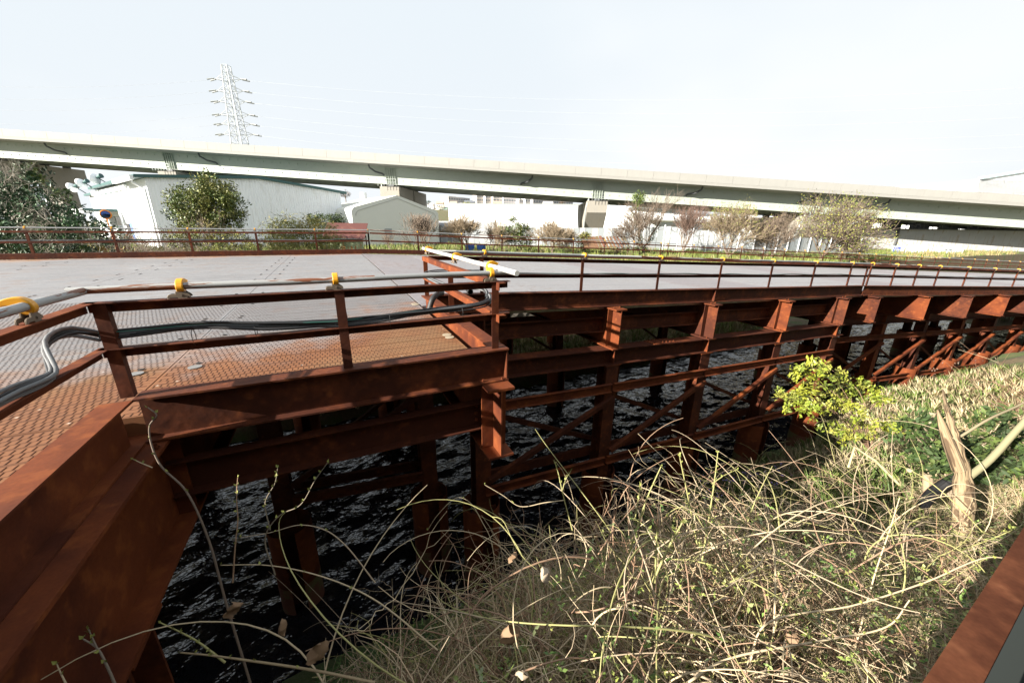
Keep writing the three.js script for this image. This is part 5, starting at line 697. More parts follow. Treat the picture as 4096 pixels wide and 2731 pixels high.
{ const g = thing('brown_bramble', 'brown leafless bramble bank before the white factory', 'shrub'); const th = [], r = rng(801); for (let k = 0; k < 60; k++) { const p = gp(430 + r() * 400, 20.5 + r() * 2); const b = branches(p.add(V(0, r() * .6, 0)), rdir(r).add(V(0, 1.4, 0)).normalize(), .95, .022, 3, 810 + k, { up: -.05, fan: 1.1, wig: .4, thr: 9 }); th.push(...b.thin); } part(g, 'vines', th, MSM(.27, .225, .18, .85)); part(g, 'leaf_bits', leafCloud([[atD(520, 985, 21), 1.6, .6, .8], [atD(650, 915, 21), .5, .35, .5]], 380, .14, [[.16, .14, .035], [.20, .09, .04]], 802), mLeafDull); }
{ const p = gp(820, 23), g = thing('laurel_tree', 'round glossy evergreen tree before the corrugated gable', 'tree'); const b = branches(p, V(0, 1, 0), 1.3, .10, 4, 821, { up: .25, fan: .7 }); part(g, 'trunk', b.thick.concat(b.thin), mBark); const c = (x, y, rx, ry) => [atD(x, y, 23), rx, ry, Math.min(rx, 1.5)]; part(g, 'crown', leafCloud([c(815, 815, 1.9, 1.15), c(850, 760, 1.15, .9), c(830, 715, .6, .45), c(760, 810, 1.15, .8), c(905, 815, 1.1, .95), c(830, 870, 2.2, .8)], 13500, .165, MG.concat([[.12, .14, .03], [.20, .20, .05], [.15, .15, .035]]), 822), mLeaf); }
{ const g = thing('yellow_shrub', 'yellow green tangled shrub under the laurel tree', 'shrub'); part(g, 'foliage', leafCloud([[atD(840, 950, 21.5), 2.1, .9, .9], [atD(930, 985, 21), 1.6, .6, .8], [atD(760, 960, 21.5), 1.0, .8, .8]], 4200, .13, OL.concat(YG), 831), mLeafDull); const th = [], r = rng(832); for (let k = 0; k < 22; k++) { const b = branches(gp(740 + r() * 230, 21), V(r() - .5, 1, 0).normalize(), .8, .02, 3, 840 + k, { up: 0, fan: 1.1, wig: .4, thr: 9 }); th.push(...b.thin); } part(g, 'stems', th, mTwigPale); }
{ const g = thing('bamboo_grove', 'low bamboo grove with pointed yellow green leaves by the rusty shed', 'shrub'); part(g, 'foliage', leafCloud([[atD(1150, 925, 27), 1.5, 1.05, 1.1], [atD(1250, 915, 27), 1.5, 1.0, 1.1], [atD(1200, 985, 26), 2.2, .8, 1], [atD(1320, 975, 28), 1.0, .9, .9], [atD(1090, 960, 26.5), .8, .7, .8]], 7800, .24, BAM, 851, { wid: .2, droop: true }), mLeafDull); const st = [], r = rng(853); for (let k = 0; k < 30; k++) { const p = gp(1080 + r() * 270, 26.5 + r()); st.push(tube([p, p.clone().add(V((r() - .5) * .4, 1.6, 0)), p.clone().add(V((r() - .5) * 1, 2.6, 0))], [.03, .025, .01], 5)); } part(g, 'canes', st, MSM(.22, .21, .07, .6)); }
{ const g = thing('clipped_hedge', 'dense green hedge top beside the cream tent shed', 'shrub'); part(g, 'foliage', leafCloud([[atD(1270, 880, 34), 1.0, .55, .8], [atD(1340, 882, 34), .95, .6, .8]], 2200, .16, [[.05, .085, .02], [.08, .11, .025], [.035, .06, .016]], 861), mLeafDull); part(g, 'stems', [1270, 1335].map(x => tube([gp(x, 34), atD(x, 885, 34)], .07, 6)), mBark); }
// hillside greenery and roofs seen under the road
{ const tr = [[1860, 825, 26, .1], [1945, 828, 10, .1], [1725, 850, 20, .3], [1750, 868, 24, .6], [1770, 880, 22, .6], [1715, 808, 9, .3], [2250, 812, 16, .1], [1380, 775, 22, .3]]; tr.forEach(([x, y, w, k], i) => { const D = i === 7 ? 260 : 290, c = atD(x, y, D), r = w / FPX * D; const g = thing('hillside_tree', ['yellow willow crown on the hill', 'small yellow tree under the tall flats', 'bushy slope tree below the houses', 'olive slope tree beside the warehouse end', 'brown slope tree at the warehouse end', 'dark tree beside the pier on the hill', 'brown tree at the end of the long flats', 'brown bare tree on the hill above the tent shed'][i], 'tree'); part(g, 'crown', leafCloud([[c, r, r * .6, r * .8]], 900, r * .13, [YG, YG, OL, OL, OL, DG, [[.14, .10, .07]], [[.13, .10, .07]]][i], 870 + i), mLeafDull); part(g, 'trunk', tube([flat(c, c.y - r * 1.6), c], r * .07, 6), mBark); }); }
// grass on the far bank (countless blades)
{ const blade = mk([-.03, 0, 0, .03, 0, 0, 0, .38, .08], [0, .5, 1, 0, .5, 1, 0, .5, 1], [0, 0, 1, 0, .5, 1], [0, 1, 2]); const tuft = M([0, 1, 2, 3, 4, 5, 6].map(k => blade.clone().rotateX((hash(k, 1, 3) - .3) * .9).rotateY(k * 2.4).translate((hash(k, 2, 3) - .5) * .3, 0, (hash(k, 3, 3) - .5) * .3))); const m = MSM(1, 1, 1, .7, { side: THREE.DoubleSide }); const N = 16000, im = new THREE.InstancedMesh(tuft, m, N), r = rng(901), o = new THREE.Object3D(), c = new THREE.Color(); let k = 0; while (k < N) { const px = 500 + r() * 3600, D = 19 + Math.pow(r(), 1.6) * 45, p = gp(px, D); if (p.z > -20.3) continue; o.position.copy(p); const s = .7 + r() * .9; o.scale.set(s, s * (.6 + r() * .8), s); o.rotation.y = r() * 6.3; o.updateMatrix(); im.setMatrixAt(k, o.matrix); const t = r(); c.setRGB(.10 + t * .10, .155 + t * .06, .03 + t * .02); if (r() < .15 || px > 3600 && r() < .5) c.setRGB(.26, .21, .10); im.setColorAt(k, c); k++; } im.name = 'far_bank_grass'; im.userData = { kind: 'stuff', label: 'bright green spring grass on the far bank', category: 'grass' }; shade(im); scene.add(im); }

{ // rough growth on the shaded bench under the deck
  const blade = mk([-.03, 0, 0, .03, 0, 0, 0, .5, .12], [0, .5, 1, 0, .5, 1, 0, .5, 1], [0, 0, 1, 0, .5, 1], [0, 1, 2]), tuft = M([...Array(9).keys()].map(k => blade.clone().rotateX((hash(k, 11, 3) - .2) * 1.1).rotateY(k * 2.4).translate((hash(k, 12, 3) - .5) * .3, 0, (hash(k, 13, 3) - .5) * .3)));
  const N = 2600, im = new THREE.InstancedMesh(tuft, MSM(1, 1, 1, .75, { side: THREE.DoubleSide }), N), r = rng(931), o = new THREE.Object3D(), c = new THREE.Color(); for (let k = 0; k < N; k++) { const x = -6 + r() * 34, z = -14.2 - r() * 5.4; o.position.set(x, bankSlope(x, z) - .02, z); const s = .5 + r() * .9; o.scale.set(s, s * (.5 + r()), s); o.rotation.y = r() * 6.3; o.updateMatrix(); im.setMatrixAt(k, o.matrix); const t = r(); r() < .55 ? c.setRGB(.26 + .1 * t, .21 + .08 * t, .12 + .04 * t) : c.setRGB(.09 + t * .08, .15 + t * .06, .03); im.setColorAt(k, c); } im.name = 'bench_growth'; im.userData = { kind: 'stuff', label: 'rough straw and grass on the far bench below the deck', category: 'grass' }; shade(im); scene.add(im); }

// ================================================================ near bank: bramble thicket, shrubs, broken trunk
const bankP = (x, z) => V(x, bankSlope(x, z), z);
// height of the thicket above the ground
const topY = (x, z) => { const n = fbm((x + 60) / 8, (z + 60) / 8, 8, 4, 951) - .5; let y = -0.47 + n * .26 - .42 * step(.15, -.7, x) - .12 * step(-.8, -.45, z) - .22 * step(1.6, 3.4, x); y = lerp(y, bankSlope(x, z) + .85 + n * .7, step(2.5, 3.9, x - z * .15)); const ez = lerp(-.9, -1.25, step(.3, 1.4, x)), edge = step(ez, ez - .95, z) * 1.6; return Math.max(y - edge, bankSlope(x, z) + .25); };
function curl(r, p, d, len, n, wig, grav) { const pts = [p.clone()]; let q = p.clone(), e = d.clone(); for (let i = 0; i < n; i++) { e.add(rdir(r).multiplyScalar(wig)).add(V(0, grav, 0)).normalize(); q = q.clone().addScaledVector(e, len / n); pts.push(q); } return pts; }
const taper = (n, a, b) => Array.from({ length: n }, (_, i) => lerp(a, b, i / (n - 1)));
function stemVariant(seed, L, R, side, wig, grav) {
  const r = rng(seed), out = []; const main = curl(r, V(0, 0, 0), V((r() - .5) * .5, 1, (r() - .5) * .5).normalize(), L, 12, wig, grav); out.push(tube(main, taper(13, R, R * .32), 5));
  for (let k = 0; k < side; k++) { const i = 3 + Math.floor(r() * 9), d = rdir(r).add(V(0, .4, 0)).normalize(), p = curl(r, main[i], d, L * (.16 + .25 * r()), 7, wig * 1.3, grav); out.push(tube(p, taper(8, R * .5, R * .18), 4)); if (r() < .7) { const p2 = curl(r, p[4], rdir(r), L * .14, 4, wig * 1.4, 0); out.push(tube(p2, taper(5, R * .3, R * .14), 3)); } }
  return M(out);
}
const mStems = [MSM(.40, .32, .205, .75), MSM(.32, .25, .17, .75), MSM(.24, .15, .095, .75), MSM(.27, .255, .10, .7)];
{ // stems: nine kinds of tangled shoot, planted all over the slope
  const o = new THREE.Object3D(), col = new THREE.Color();
  for (let v = 0; v < 9; v++) {
    const long = v < 4, N = [360, 360, 330, 330, 520, 520, 520, 480, 480][v], g = stemVariant(1000 + v, long ? 1.75 : 1.0, long ? .0062 : .0038, long ? 7 : 9, long ? .20 : .34, long ? .0 : -.07), im = new THREE.InstancedMesh(g, MSM(1, 1, 1, .75), N), r = rng(1100 + v); let k = 0, guard = 0;
    while (k < N && guard++ < N * 60) {
      let x, z; const zone = r(); if (zone < .42) { x = -.85 + r() * 4.2; z = -.35 - r() * 2.2; } else if (zone < .86) { x = 2.4 + r() * 5.6; z = -.15 - r() * 3.2; } else { x = 6 + r() * 10; z = -.4 - r() * 4.6; } if (x < .4 && z > -.85) continue; if (x < .2 && r() < .3) continue;
      const gy = bankSlope(x, z), ty = topY(x, z), H = ty - gy; if (H < .1 || gy < -5.55) continue;
      const L = long ? 1.75 : 1.0, sc = clamp(H / L * (.66 + .36 * r()), .3, 1.6); const y0 = long ? gy - .05 : gy + r() * Math.max(0, H - L * sc * .8);
      o.position.set(x, y0, z); o.rotation.set((r() - .5) * (long ? .5 : 1.7), r() * 6.3, (r() - .5) * (long ? .5 : 1.7)); o.scale.setScalar(sc); o.updateMatrix(); im.setMatrixAt(k, o.matrix); const t = r(), b = [[.46, .35, .215], [.39, .29, .185], [.27, .16, .095], [.30, .27, .11], [.53, .43, .28]][Math.floor(r() * 5)]; col.setRGB(b[0] * (.75 + t * .5), b[1] * (.75 + t * .5), b[2] * (.75 + t * .5)); im.setColorAt(k, col); k++;
    }
    im.count = k; im.name = numbered('bramble_thicket'); im.userData = { kind: 'stuff', label: ['pale upright bramble canes covering the near bank', 'fine tangled dry twigs covering the near bank'][long ? 0 : 1], category: 'bramble' }; shade(im); scene.add(im);
  }
  // long arching vines over the top: smooth curved shoots, some with side shoots
  const r = rng(1200), bins = [[], [], [], []], q4 = new THREE.Quaternion();
  const arc = (p, d, len, n, bend, sag) => { const ax = rdir(r), pts = [p.clone()]; let e = d.clone(), q = p.clone(), b = bend; for (let i = 0; i < n; i++) { q4.setFromAxisAngle(ax, b / n); e.applyQuaternion(q4).add(V(0, -sag / n, 0)).normalize(); b += (r() - .5) * bend * .5; q = q.clone().addScaledVector(e, len / n); pts.push(q); } return pts; };
  const put = (x, z, y, len, R, up, bend, bin, lim) => { const a = r() * 6.283, p = arc(V(x, y, z), V(Math.cos(a), up, Math.sin(a) * .7).normalize(), len, 18, bend, .9); if (p.some(q => Math.hypot(q.x, q.z) < .75 || q.y > lim)) return; bins[bin].push(tube(p, taper(19, R, R * .36), 5)); if (r() < .5) { const k = 5 + Math.floor(r() * 9), c = arc(p[k], rdir(r).add(V(0, .6, 0)).normalize(), len * .35, 9, bend * 1.2, .5); if (!c.some(q => q.y > lim)) bins[bin].push(tube(c, taper(10, R * .55, R * .22), 4)); } };
  for (let i = 0; i < 900; i++) { const x = -.8 + Math.pow(r(), .85) * 5.4, z = -.5 - r() * 1.9; if (x < .3 && z > -.8) continue; if (x < .1 && r() < .4) continue; put(x, z, topY(x, z) - .55 + r() * .5, .6 + r() * 1.2, .0034 + r() * .0028, .3 + r() * 1.3, .9 + r() * 2.2, i % 4, -.27); }
  for (let i = 0; i < 420; i++) { const x = 4 + r() * 10, z = -.3 - r() * 4.2, gy = bankSlope(x, z); if (gy < -5.4) continue; put(x, z, gy + r() * .2, .6 + r() * 1.1, .004 + r() * .003, .8 + r() * 1.4, 1 + r() * 1.6, i % 4, gy + 1.1); }
  bins.forEach((b, i) => { const m = shade(new THREE.Mesh(M(b), mStems[i])); m.name = numbered('arching_vines'); m.userData = { kind: 'stuff', label: 'long arching bramble vines over the thicket', category: 'bramble' }; scene.add(m); });
}
{ // small leaves through the thicket, green carpet below, dry litter
  const leaf = (() => { const L = []; L.push([V(0, 0, 0), V(1, 0, 0), V(0, 1, 0), 1, .55, [1, 1, 1]]); const g = leafGeo(L); g.deleteAttribute('color'); return g; })(), pair = M([leaf.clone(), leaf.clone().rotateZ(.3).rotateY(2.4)]), sprig = M([0, 1, 2, 3, 4].map(k => leaf.clone().rotateZ(.5).rotateY(k * 2.51).translate(0, k * .35, 0)));
  const mk2 = (name, label, geo, N, seed, place) => { const im = new THREE.InstancedMesh(geo, new THREE.MeshPhysicalMaterial({ roughness: .6, side: THREE.DoubleSide, transmission: 0 }), N), r = rng(seed), o = new THREE.Object3D(), c = new THREE.Color(); let k = 0, g = 0; while (k < N && g++ < N * 40) { const q = place(r); if (!q) continue; o.position.copy(q.p); o.rotation.set((r() - .5) * q.tilt, r() * 6.3, (r() - .5) * q.tilt); o.scale.setScalar(q.s); o.updateMatrix(); im.setMatrixAt(k, o.matrix); c.setRGB(...q.c); im.setColorAt(k, c); k++; } im.count = k; im.name = numbered(name); im.userData = { kind: 'stuff', label, category: 'leaves' }; shade(im); scene.add(im); };
  const tone = (r, P) => { const b = P[Math.floor(r() * P.length)], t = .7 + .6 * r(); return [b[0] * t, b[1] * t, b[2] * t]; };
  const inZone = r => { let x, z; if (r() < .4) { x = -.85 + r() * 4.4; z = -.35 - r() * 2.3; } else { x = 2.4 + Math.pow(r(), 1.6) * 12; z = -.2 - r() * 4; } if (x < .3 && z > -.7) return null; if (x < .25 && r() < .5) return null; return [x, z]; };
  mk2('bramble_leaves', 'small young leaves scattered through the bramble', pair, 7500, 1301, r => { const q = inZone(r); if (!q) return null; const gy = bankSlope(...q), ty = topY(...q); return { p: V(q[0], lerp(gy, ty, .35 + .7 * r()), q[1]), s: .018 + .020 * r(), tilt: 2.2, c: tone(r, [[.13, .20, .045], [.20, .25, .06], [.08, .15, .03], [.18, .21, .10]]) }; });
  mk2('leaf_sprigs', 'green buds and sprigs on the bramble canes', sprig, 3000, 1302, r => { const q = inZone(r); if (!q) return null; const gy = bankSlope(...q), ty = topY(...q); return { p: V(q[0], lerp(gy, ty, .5 + .55 * r()), q[1]), s: .016 + .014 * r(), tilt: 1.4, c: tone(r, [[.20, .23, .05], [.14, .20, .05], [.26, .27, .08]]) }; });
  mk2('ground_cover', 'green leaf carpet under the bramble on the near bank', pair, 15000, 1303, r => { let x = -.9 + r() * 16, z = -.3 - r() * 5.6; if (r() < .5) { x = -.9 + r() * 6; z = -.4 - r() * 5; } const gy = bankSlope(x, z); if (gy < -5.62) return null; return { p: V(x, gy + .03 + r() * .22, z), s: .03 + .03 * r(), tilt: 1.1, c: tone(r, [[.055, .12, .022], [.075, .155, .028], [.04, .09, .02], [.09, .15, .035]]) }; });
  mk2('dry_litter', 'pale dry leaf litter and straw on the near bank', leaf, 6500, 1304, r => { const x = -.9 + r() * 17, z = -.2 - r() * 5; const gy = bankSlope(x, z); if (gy < -5.4) return null; return { p: V(x, gy + .02 + r() * .12, z), s: .05 + .05 * r(), tilt: 1.0, c: tone(r, [[.30, .22, .13], [.40, .33, .21], [.18, .12, .07]]) }; });
  const blade = mk([-.012, 0, 0, .012, 0, 0, .006, .5, .06, 0, 1, .26], [0, .4, 1, 0, .4, 1, 0, .4, 1, 0, .4, 1], [0, 0, 1, 0, .5, .5, .5, 1], [0, 1, 2, 0, 2, 3]); const tuft = M([...Array(12).keys()].map(k => blade.clone().rotateX((hash(k, 5, 3) - .2) * .9).rotateY(k * 2.4).translate((hash(k, 6, 3) - .5) * .25, 0, (hash(k, 7, 3) - .5) * .25)));
  mk2('bank_grass', 'green and straw grass tufts on the right part of the bank', tuft, 2600, 1305, r => { const x = 4.5 + r() * 17, z = -.6 - r() * 6; const gy = bankSlope(x, z); if (gy < -5.5) return null; const dry = x > 9 && r() < .55 || r() < .2; return { p: V(x, gy - .01, z), s: .22 + .25 * r(), tilt: .5, c: dry ? tone(r, [[.46, .38, .23], [.38, .32, .18]]) : tone(r, [[.12, .19, .035], [.17, .23, .05], [.09, .15, .03]]) }; });
}
// violet flowers on the dark ground near the piles
{ const g = thing('violet_flowers', 'clump of violet flowers on the bank by the third ramp pile', 'flowers'), r = rng(1320), L = [], S2 = []; for (let i = 0; i < 150; i++) { const p = atY(2720 + r() * 430, 1850 + r() * 190, -4.9 + (r() - .5) * .3); const q = bankP(p.x, p.z).add(V(0, .18 + r() * .12, 0)); for (let k = 0; k < 4; k++) L.push([q, V(Math.cos(k * 1.57), .3, Math.sin(k * 1.57)).normalize(), UP, .028, .024, [.22, .14, .42]]); S2.push(tube([q.clone().add(V(0, -.3, 0)), q], .003, 3)); } part(g, 'petals', leafGeo(L), mLeafDull); part(g, 'stalks', S2, MSM(.08, .14, .03, .7)); }
// bright spring shrub hanging towards the piles
{ const c = (px, py, D) => atD(px, py, D), g = thing('spring_shrub', 'bright yellow green shrub leaning towards the rusty piles', 'shrub'); const root = atD(3480, 1800, 5.6), b = []; const r = rng(1401); const tips = [[3150, 1590], [3200, 1500], [3260, 1470], [3330, 1480], [3400, 1540], [3480, 1560], [3350, 1620], [3260, 1640], [3420, 1640], [3520, 1600], [3310, 1560], [3200, 1570], [3600, 1700], [3440, 1720], [3320, 1720], [3150, 1610]]; const bl = []; for (const [x, y] of tips) { const t = c(x, y, 5.0 + r() * .9), m = root.clone().lerp(t, .55).add(V(0, .12 + .12 * r(), 0)).add(rdir(r).multiplyScalar(.12)); b.push(tube(new THREE.CatmullRomCurve3([root, m, t]).getPoints(10), taper(11, .006, .002), 5)); bl.push([t, .22, .14, .2]); bl.push([t.clone().lerp(m, .35), .24, .13, .2]); } part(g, 'stems', b, mStems[2]); part(g, 'foliage', leafCloud(bl, 3400, .058, [[.20, .24, .025], [.26, .28, .03], [.15, .19, .025], [.22, .22, .04]], 1402, { wid: .5 }), mLeaf); }
{ const g = thing('low_shrub', 'fine leaved green shrub at the foot of the second ramp pile', 'shrub'), a = bankP(5.6, -4.6); part(g, 'foliage', leafCloud([[a.clone().add(V(0, .35, 0)), .75, .42, .55], [a.clone().add(V(-.7, .2, .1)), .5, .32, .5], [a.clone().add(V(.8, .15, .2)), .45, .25, .4]], 3600, .04, [[.07, .12, .025], [.10, .16, .035], [.05, .09, .02]], 1411, { wid: .5 }), mLeafDull); part(g, 'stems', [0, 1, 2, 3, 4].map(k => tube([a, a.clone().add(V((k - 2) * .25, .55, .05 * k))], .006, 4)), mStems[2]); }
{ const g = thing('leafy_evergreen', 'dark glossy broad leaved shrub behind the broken trunk', 'shrub'); const root = atD(3800, 1990, 4.4); const bl = [[3690, 1700], [3760, 1740], [3840, 1770], [3920, 1800], [3670, 1790], [3740, 1830], [3890, 1860], [3970, 1720], [4010, 1680], [3960, 1830], [3700, 1860], [4050, 1750], [3800, 1880], [3650, 1730], [4060, 1850]].map(([x, y]) => [atD(x, y, 4.3), .22, .14, .2]); part(g, 'foliage', leafCloud(bl, 1700, .088, [[.030, .055, .010], [.042, .075, .012], [.022, .042, .008], [.07, .10, .02]], 1421, { wid: .42 }), mLeafDull); part(g, 'stems', bl.map(b => tube([root, root.clone().lerp(b[0], .5).add(V(.05, .1, 0)), b[0]], [.014, .009, .004], 5)), mStems[1]); }
// dry reddish vines hanging before the far braces
{ const g = thing('dry_vine_bush', 'dry reddish vines with faded tassels before the farthest braces', 'shrub'), r = rng(1451), th = [], th2 = []; for (let k = 0; k < 34; k++) { const p = atD(3950 + r() * 260, 1600 + r() * 160, 6 + r() * 1.2); const c = curl(r, p, V(-.3 - r() * .6, .6 + r() * .5, (r() - .5) * .8).normalize(), .8 + r() * .9, 12, .2, -.05); (k % 2 ? th : th2).push(tube(c, taper(13, .007, .002), 4)); for (let j = 0; j < 4; j++) th.push(tube(curl(r, c[4 + Math.floor(r() * 8)], rdir(r), .25 + r() * .25, 6, .3, -.04), taper(7, .003, .0014), 3)); } part(g, 'red_vines', th, MSM(.22, .125, .075, .8)); part(g, 'pale_vines', th2, mStems[0]); const L = []; for (let k = 0; k < 90; k++) { const p = atD(3720 + r() * 330, 1400 + r() * 200, 6.2 + r() * .8); L.push([p, V(r() - .5, -1, r() - .5).normalize(), rdir(r), .028, .014, [.17, .12, .09]]); } part(g, 'faded_tassels', leafGeo(L), mLeafDull); }
// broken trunk
{ const D = 3.5, g = thing('broken_trunk', 'snapped pale tree trunk with a splintered pointed top', 'tree'); const P = [[3848, 2420, D], [3850, 2250, D], [3850, 2120, D], [3856, 1980, D], [3852, 1900, D], [3832, 1800, D], [3815, 1730, D], [3800, 1670, D], [3785, 1620, D], [3772, 1558, D]].map(a => atD(...a)); const bm = MSM(1, 1, 1, .85, { map: tex(256, 256, (u, v) => { const a = fbm(u * .3, v, 16, 4, 1431), b = fbm(u, v, 8, 4, 1433); return sr(mix3(mix3([.20, .14, .075], [.34, .255, .16], a), [.095, .06, .032], step(.50, .62, b))); }), bumpMap: tex(128, 128, (u, v) => { const a = fbm(u * .25, v, 16, 4, 1435); return [a, a, a]; }, false), bumpScale: .03 }); part(g, 'trunk', tube(new THREE.CatmullRomCurve3(P).getPoints(36), Array.from({ length: 37 }, (_, i) => { const t = i / 36; return (t < .38 ? .074 : lerp(.070, .006, Math.pow((t - .38) / .62, .75))) * (1 + .10 * Math.sin(i * 1.9) + .05 * Math.sin(i * 4.3)); }), 14, 1, true), bm); part(g, 'side_splinter', tube([atD(3838, 1880, D - .02), atD(3800, 1780, D - .02), atD(3770, 1700, D - .02), atD(3752, 1640, D)], [.05, .045, .03, .006], 8), bm); part(g, 'limb', tube(new THREE.CatmullRomCurve3([atD(3880, 1905, D), atD(3960, 1840, D), atD(4060, 1730, D), atD(4180, 1600, D)]).getPoints(12), taper(13, .030, .024), 8), MSM(.20, .185, .105, .8)); part(g, 'thin_limb', tube(new THREE.CatmullRomCurve3([atD(3845, 1745, D), atD(3950, 1680, D), atD(4060, 1630, D + .1), atD(4180, 1570, D + .2)]).getPoints(10), taper(11, .012, .008), 6), MSM(.22, .18, .11, .8)); part(g, 'mossy_base', tube([atD(3852, 2560, D), atD(3850, 2400, D), atD(3848, 2290, D), atD(3850, 2120, D)], [.11, .10, .092, .081], 12), MSM(1, 1, 1, .9, { map: tc(1441, [.20, .175, .08], [.30, .25, .12], 8, { dark: [.12, .14, .04], k: .7 }) })); }
solo('tree_stump', tube([atD(3716, 2010, 4.7), atD(3712, 1900, 4.7), atD(3718, 1790, 4.7), atD(3726, 1650, 4.7)], [.052, .05, .045, .05], 10, 1, true), MSM(.28, .22, .14, .85), 'pale sawn sapling stump in front of the dark glossy shrub', 'stump');
solo('drain_pipe', tube(new THREE.CatmullRomCurve3([atD(3860, 1880, 4.2), atD(3800, 1925, 4.2), atD(3740, 1965, 4.2), atD(3690, 2020, 4.1)]).getPoints(90), Array.from({ length: 91 }, (_, i) => i % 2 ? .055 : .046), 14), mBlack, 'black corrugated drain pipe lying in the bramble', 'pipe');
// cut leaning branch stick in the grass
solo('bent_stick', tube([atD(3395, 1870, 5), atD(3418, 1790, 5), atD(3500, 1840, 5), atD(3600, 1940, 4.9)], .017, 6), MSM(.42, .36, .19, .8), 'bent pale broken stick lying in the grass', 'stick');
// individual canes standing out of the thicket
{ const r = rng(1501); const cane = (pts, D, R, label, buds = 8, m = mStems[3]) => { const cv = new THREE.CatmullRomCurve3(pts.map(([x, y, dd]) => atD(x, y, D + (dd || 0)))), n = pts.length * 6, q = cv.getPoints(n), g = thing('budding_cane', label, 'cane'); part(g, 'stem', tube(q, taper(n + 1, R * .72, R * .34), 6), m); const L = []; for (let i = 0; i < buds; i++) { const p = q[Math.floor(n * (1 - i / buds * .8))]; L.push([p, rdir(r).add(V(0, 1.2, 0)).normalize(), rdir(r), .020, .012, [.24, .25, .06]], [p, rdir(r).add(V(0, 1.2, 0)).normalize(), rdir(r), .016, .011, [.17, .20, .05]]); } part(g, 'buds', leafGeo(L), mLeafDull).userData.kind = 'stuff'; };
  cane([[2290, 2120], [2255, 1990], [2230, 1880], [2215, 1840]], 2.5, .007, 'budding cane rising before the lower strut, the tallest of its clump');
  cane([[2250, 1960], [2262, 1920], [2285, 1880]], 2.5, .005, 'short side fork on the tall budding cane', 5);
  cane([[2430, 2480], [2520, 2200], [2590, 1990], [2645, 1865]], 2.2, .009, 'leaning yellow green cane in the middle of the thicket');
  cane([[2540, 2080], [2560, 1960], [2565, 1935]], 2.3, .006, 'short upright cane beside the leaning yellow green cane', 5);
  cane([[2790, 2180], [2745, 1950], [2720, 1830], [2718, 1815]], 2.4, .007, 'slim budding cane left of the forked cane', 8);
  cane([[2800, 2300], [2840, 2050], [2862, 1900], [2872, 1810]], 2.4, .008, 'forked budding cane before the violet flowers', 9); cane([[2848, 1935], [2900, 1900], [2948, 1878]], 2.4, .005, 'side fork of the cane before the violet flowers', 4);
  cane([[2610, 2330], [2680, 2180], [2730, 2090]], 1.9, .010, 'stout yellow green shoot with a fat bud', 6); cane([[2620, 2330], [2625, 2200], [2628, 2110]], 1.9, .008, 'straight yellow green shoot beside the stout one', 6);
  cane([[1990, 2310], [1960, 2150], [1930, 2090], [1880, 2010], [1830, 1990], [1750, 2060], [1710, 2120]], 2.6, .0042, 'long pale drooping vine tip before the platform piles', 2, mStems[0]);
  cane([[2260, 2000], [2180, 2010], [2080, 2025], [2010, 1980], [1938, 1938]], 2.6, .005, 'twisted pale vine reaching left over the water', 2, mStems[0]);
  cane([[1000, 2731], [900, 2400], [830, 2150], [740, 1960], [640, 1860], [600, 1760], [598, 1700], [625, 1660], [590, 1630]], 1.9, .0085, 'thorny grey stem standing against the dark left girder', 9, MSM(.13, .095, .07, .8)); cane([[608, 1870], [560, 1850], [530, 1836]], 1.9, .004, 'pale side twig of the thorny grey stem', 3, mStems[0]);
  cane([[480, 2790], [425, 2660], [385, 2590], [330, 2555]], 1.3, .007, 'forked twig before the left girder', 4, MSM(.15, .12, .09, .8)); cane([[385, 2590], [365, 2545], [352, 2515]], 1.3, .0045, 'upper fork of the twig before the left girder', 3, MSM(.15, .12, .09, .8)); cane([[275, 2760], [245, 2700], [225, 2655]], 1.25, .005, 'short pale twig before the left girder', 2, mStems[0]);
  cane([[1500, 2731], [1250, 2680], [980, 2640], [830, 2620], [720, 2610]], 1.7, .009, 'brown cane lying low over the dark water', 6, MSM(.25, .19, .11, .8)); cane([[900, 2650], [780, 2560], [640, 2490]], 1.75, .0075, 'green budded cane over the dark water', 6);
  cane([[1750, 2600], [1500, 2400], [1300, 2310], [1080, 2262], [880, 2260]], 1.9, .006, 'long pale cane arching left over the water', 4, mStems[0]); cane([[1500, 2330], [1380, 2180], [1300, 2120], [1200, 2100], [1080, 2130], [960, 2150]], 2.0, .005, 'pale vine arching before the shaded pile', 4, mStems[1]);
  cane([[1100, 2300], [1060, 2150], [1120, 2060], [1200, 2020], [1260, 1920], [1310, 1850]], 1.9, .005, 'forked young branch against the shaded struts', 9, MSM(.16, .13, .09, .8)); cane([[930, 2330], [940, 2180], [950, 2080], [945, 1990], [950, 1910]], 1.9, .005, 'upright reddish young branch against the shaded water', 8, MSM(.30, .19, .12, .8)); cane([[1080, 2120], [1060, 2010], [1100, 1930], [1110, 1870]], 1.9, .0045, 'second upright branch against the shaded struts', 8, MSM(.16, .13, .09, .8));
  cane([[3000, 2650], [3060, 2500], [3420, 2420], [3700, 2330], [3950, 2230], [4070, 2240]], 1.7, .0065, 'long grey budding branch reaching over the corner girder', 10, mStems[0]); cane([[2750, 2731], [2900, 2640], [3300, 2560], [3560, 2500], [3640, 2400]], 1.6, .0075, 'thick pale branch lying across the thicket', 9, mStems[0]); cane([[3420, 2600], [3500, 2300], [3560, 2120], [3600, 1990]], 2.1, .007, 'upright pale forked branch left of the broken trunk', 9, mStems[0]);
}
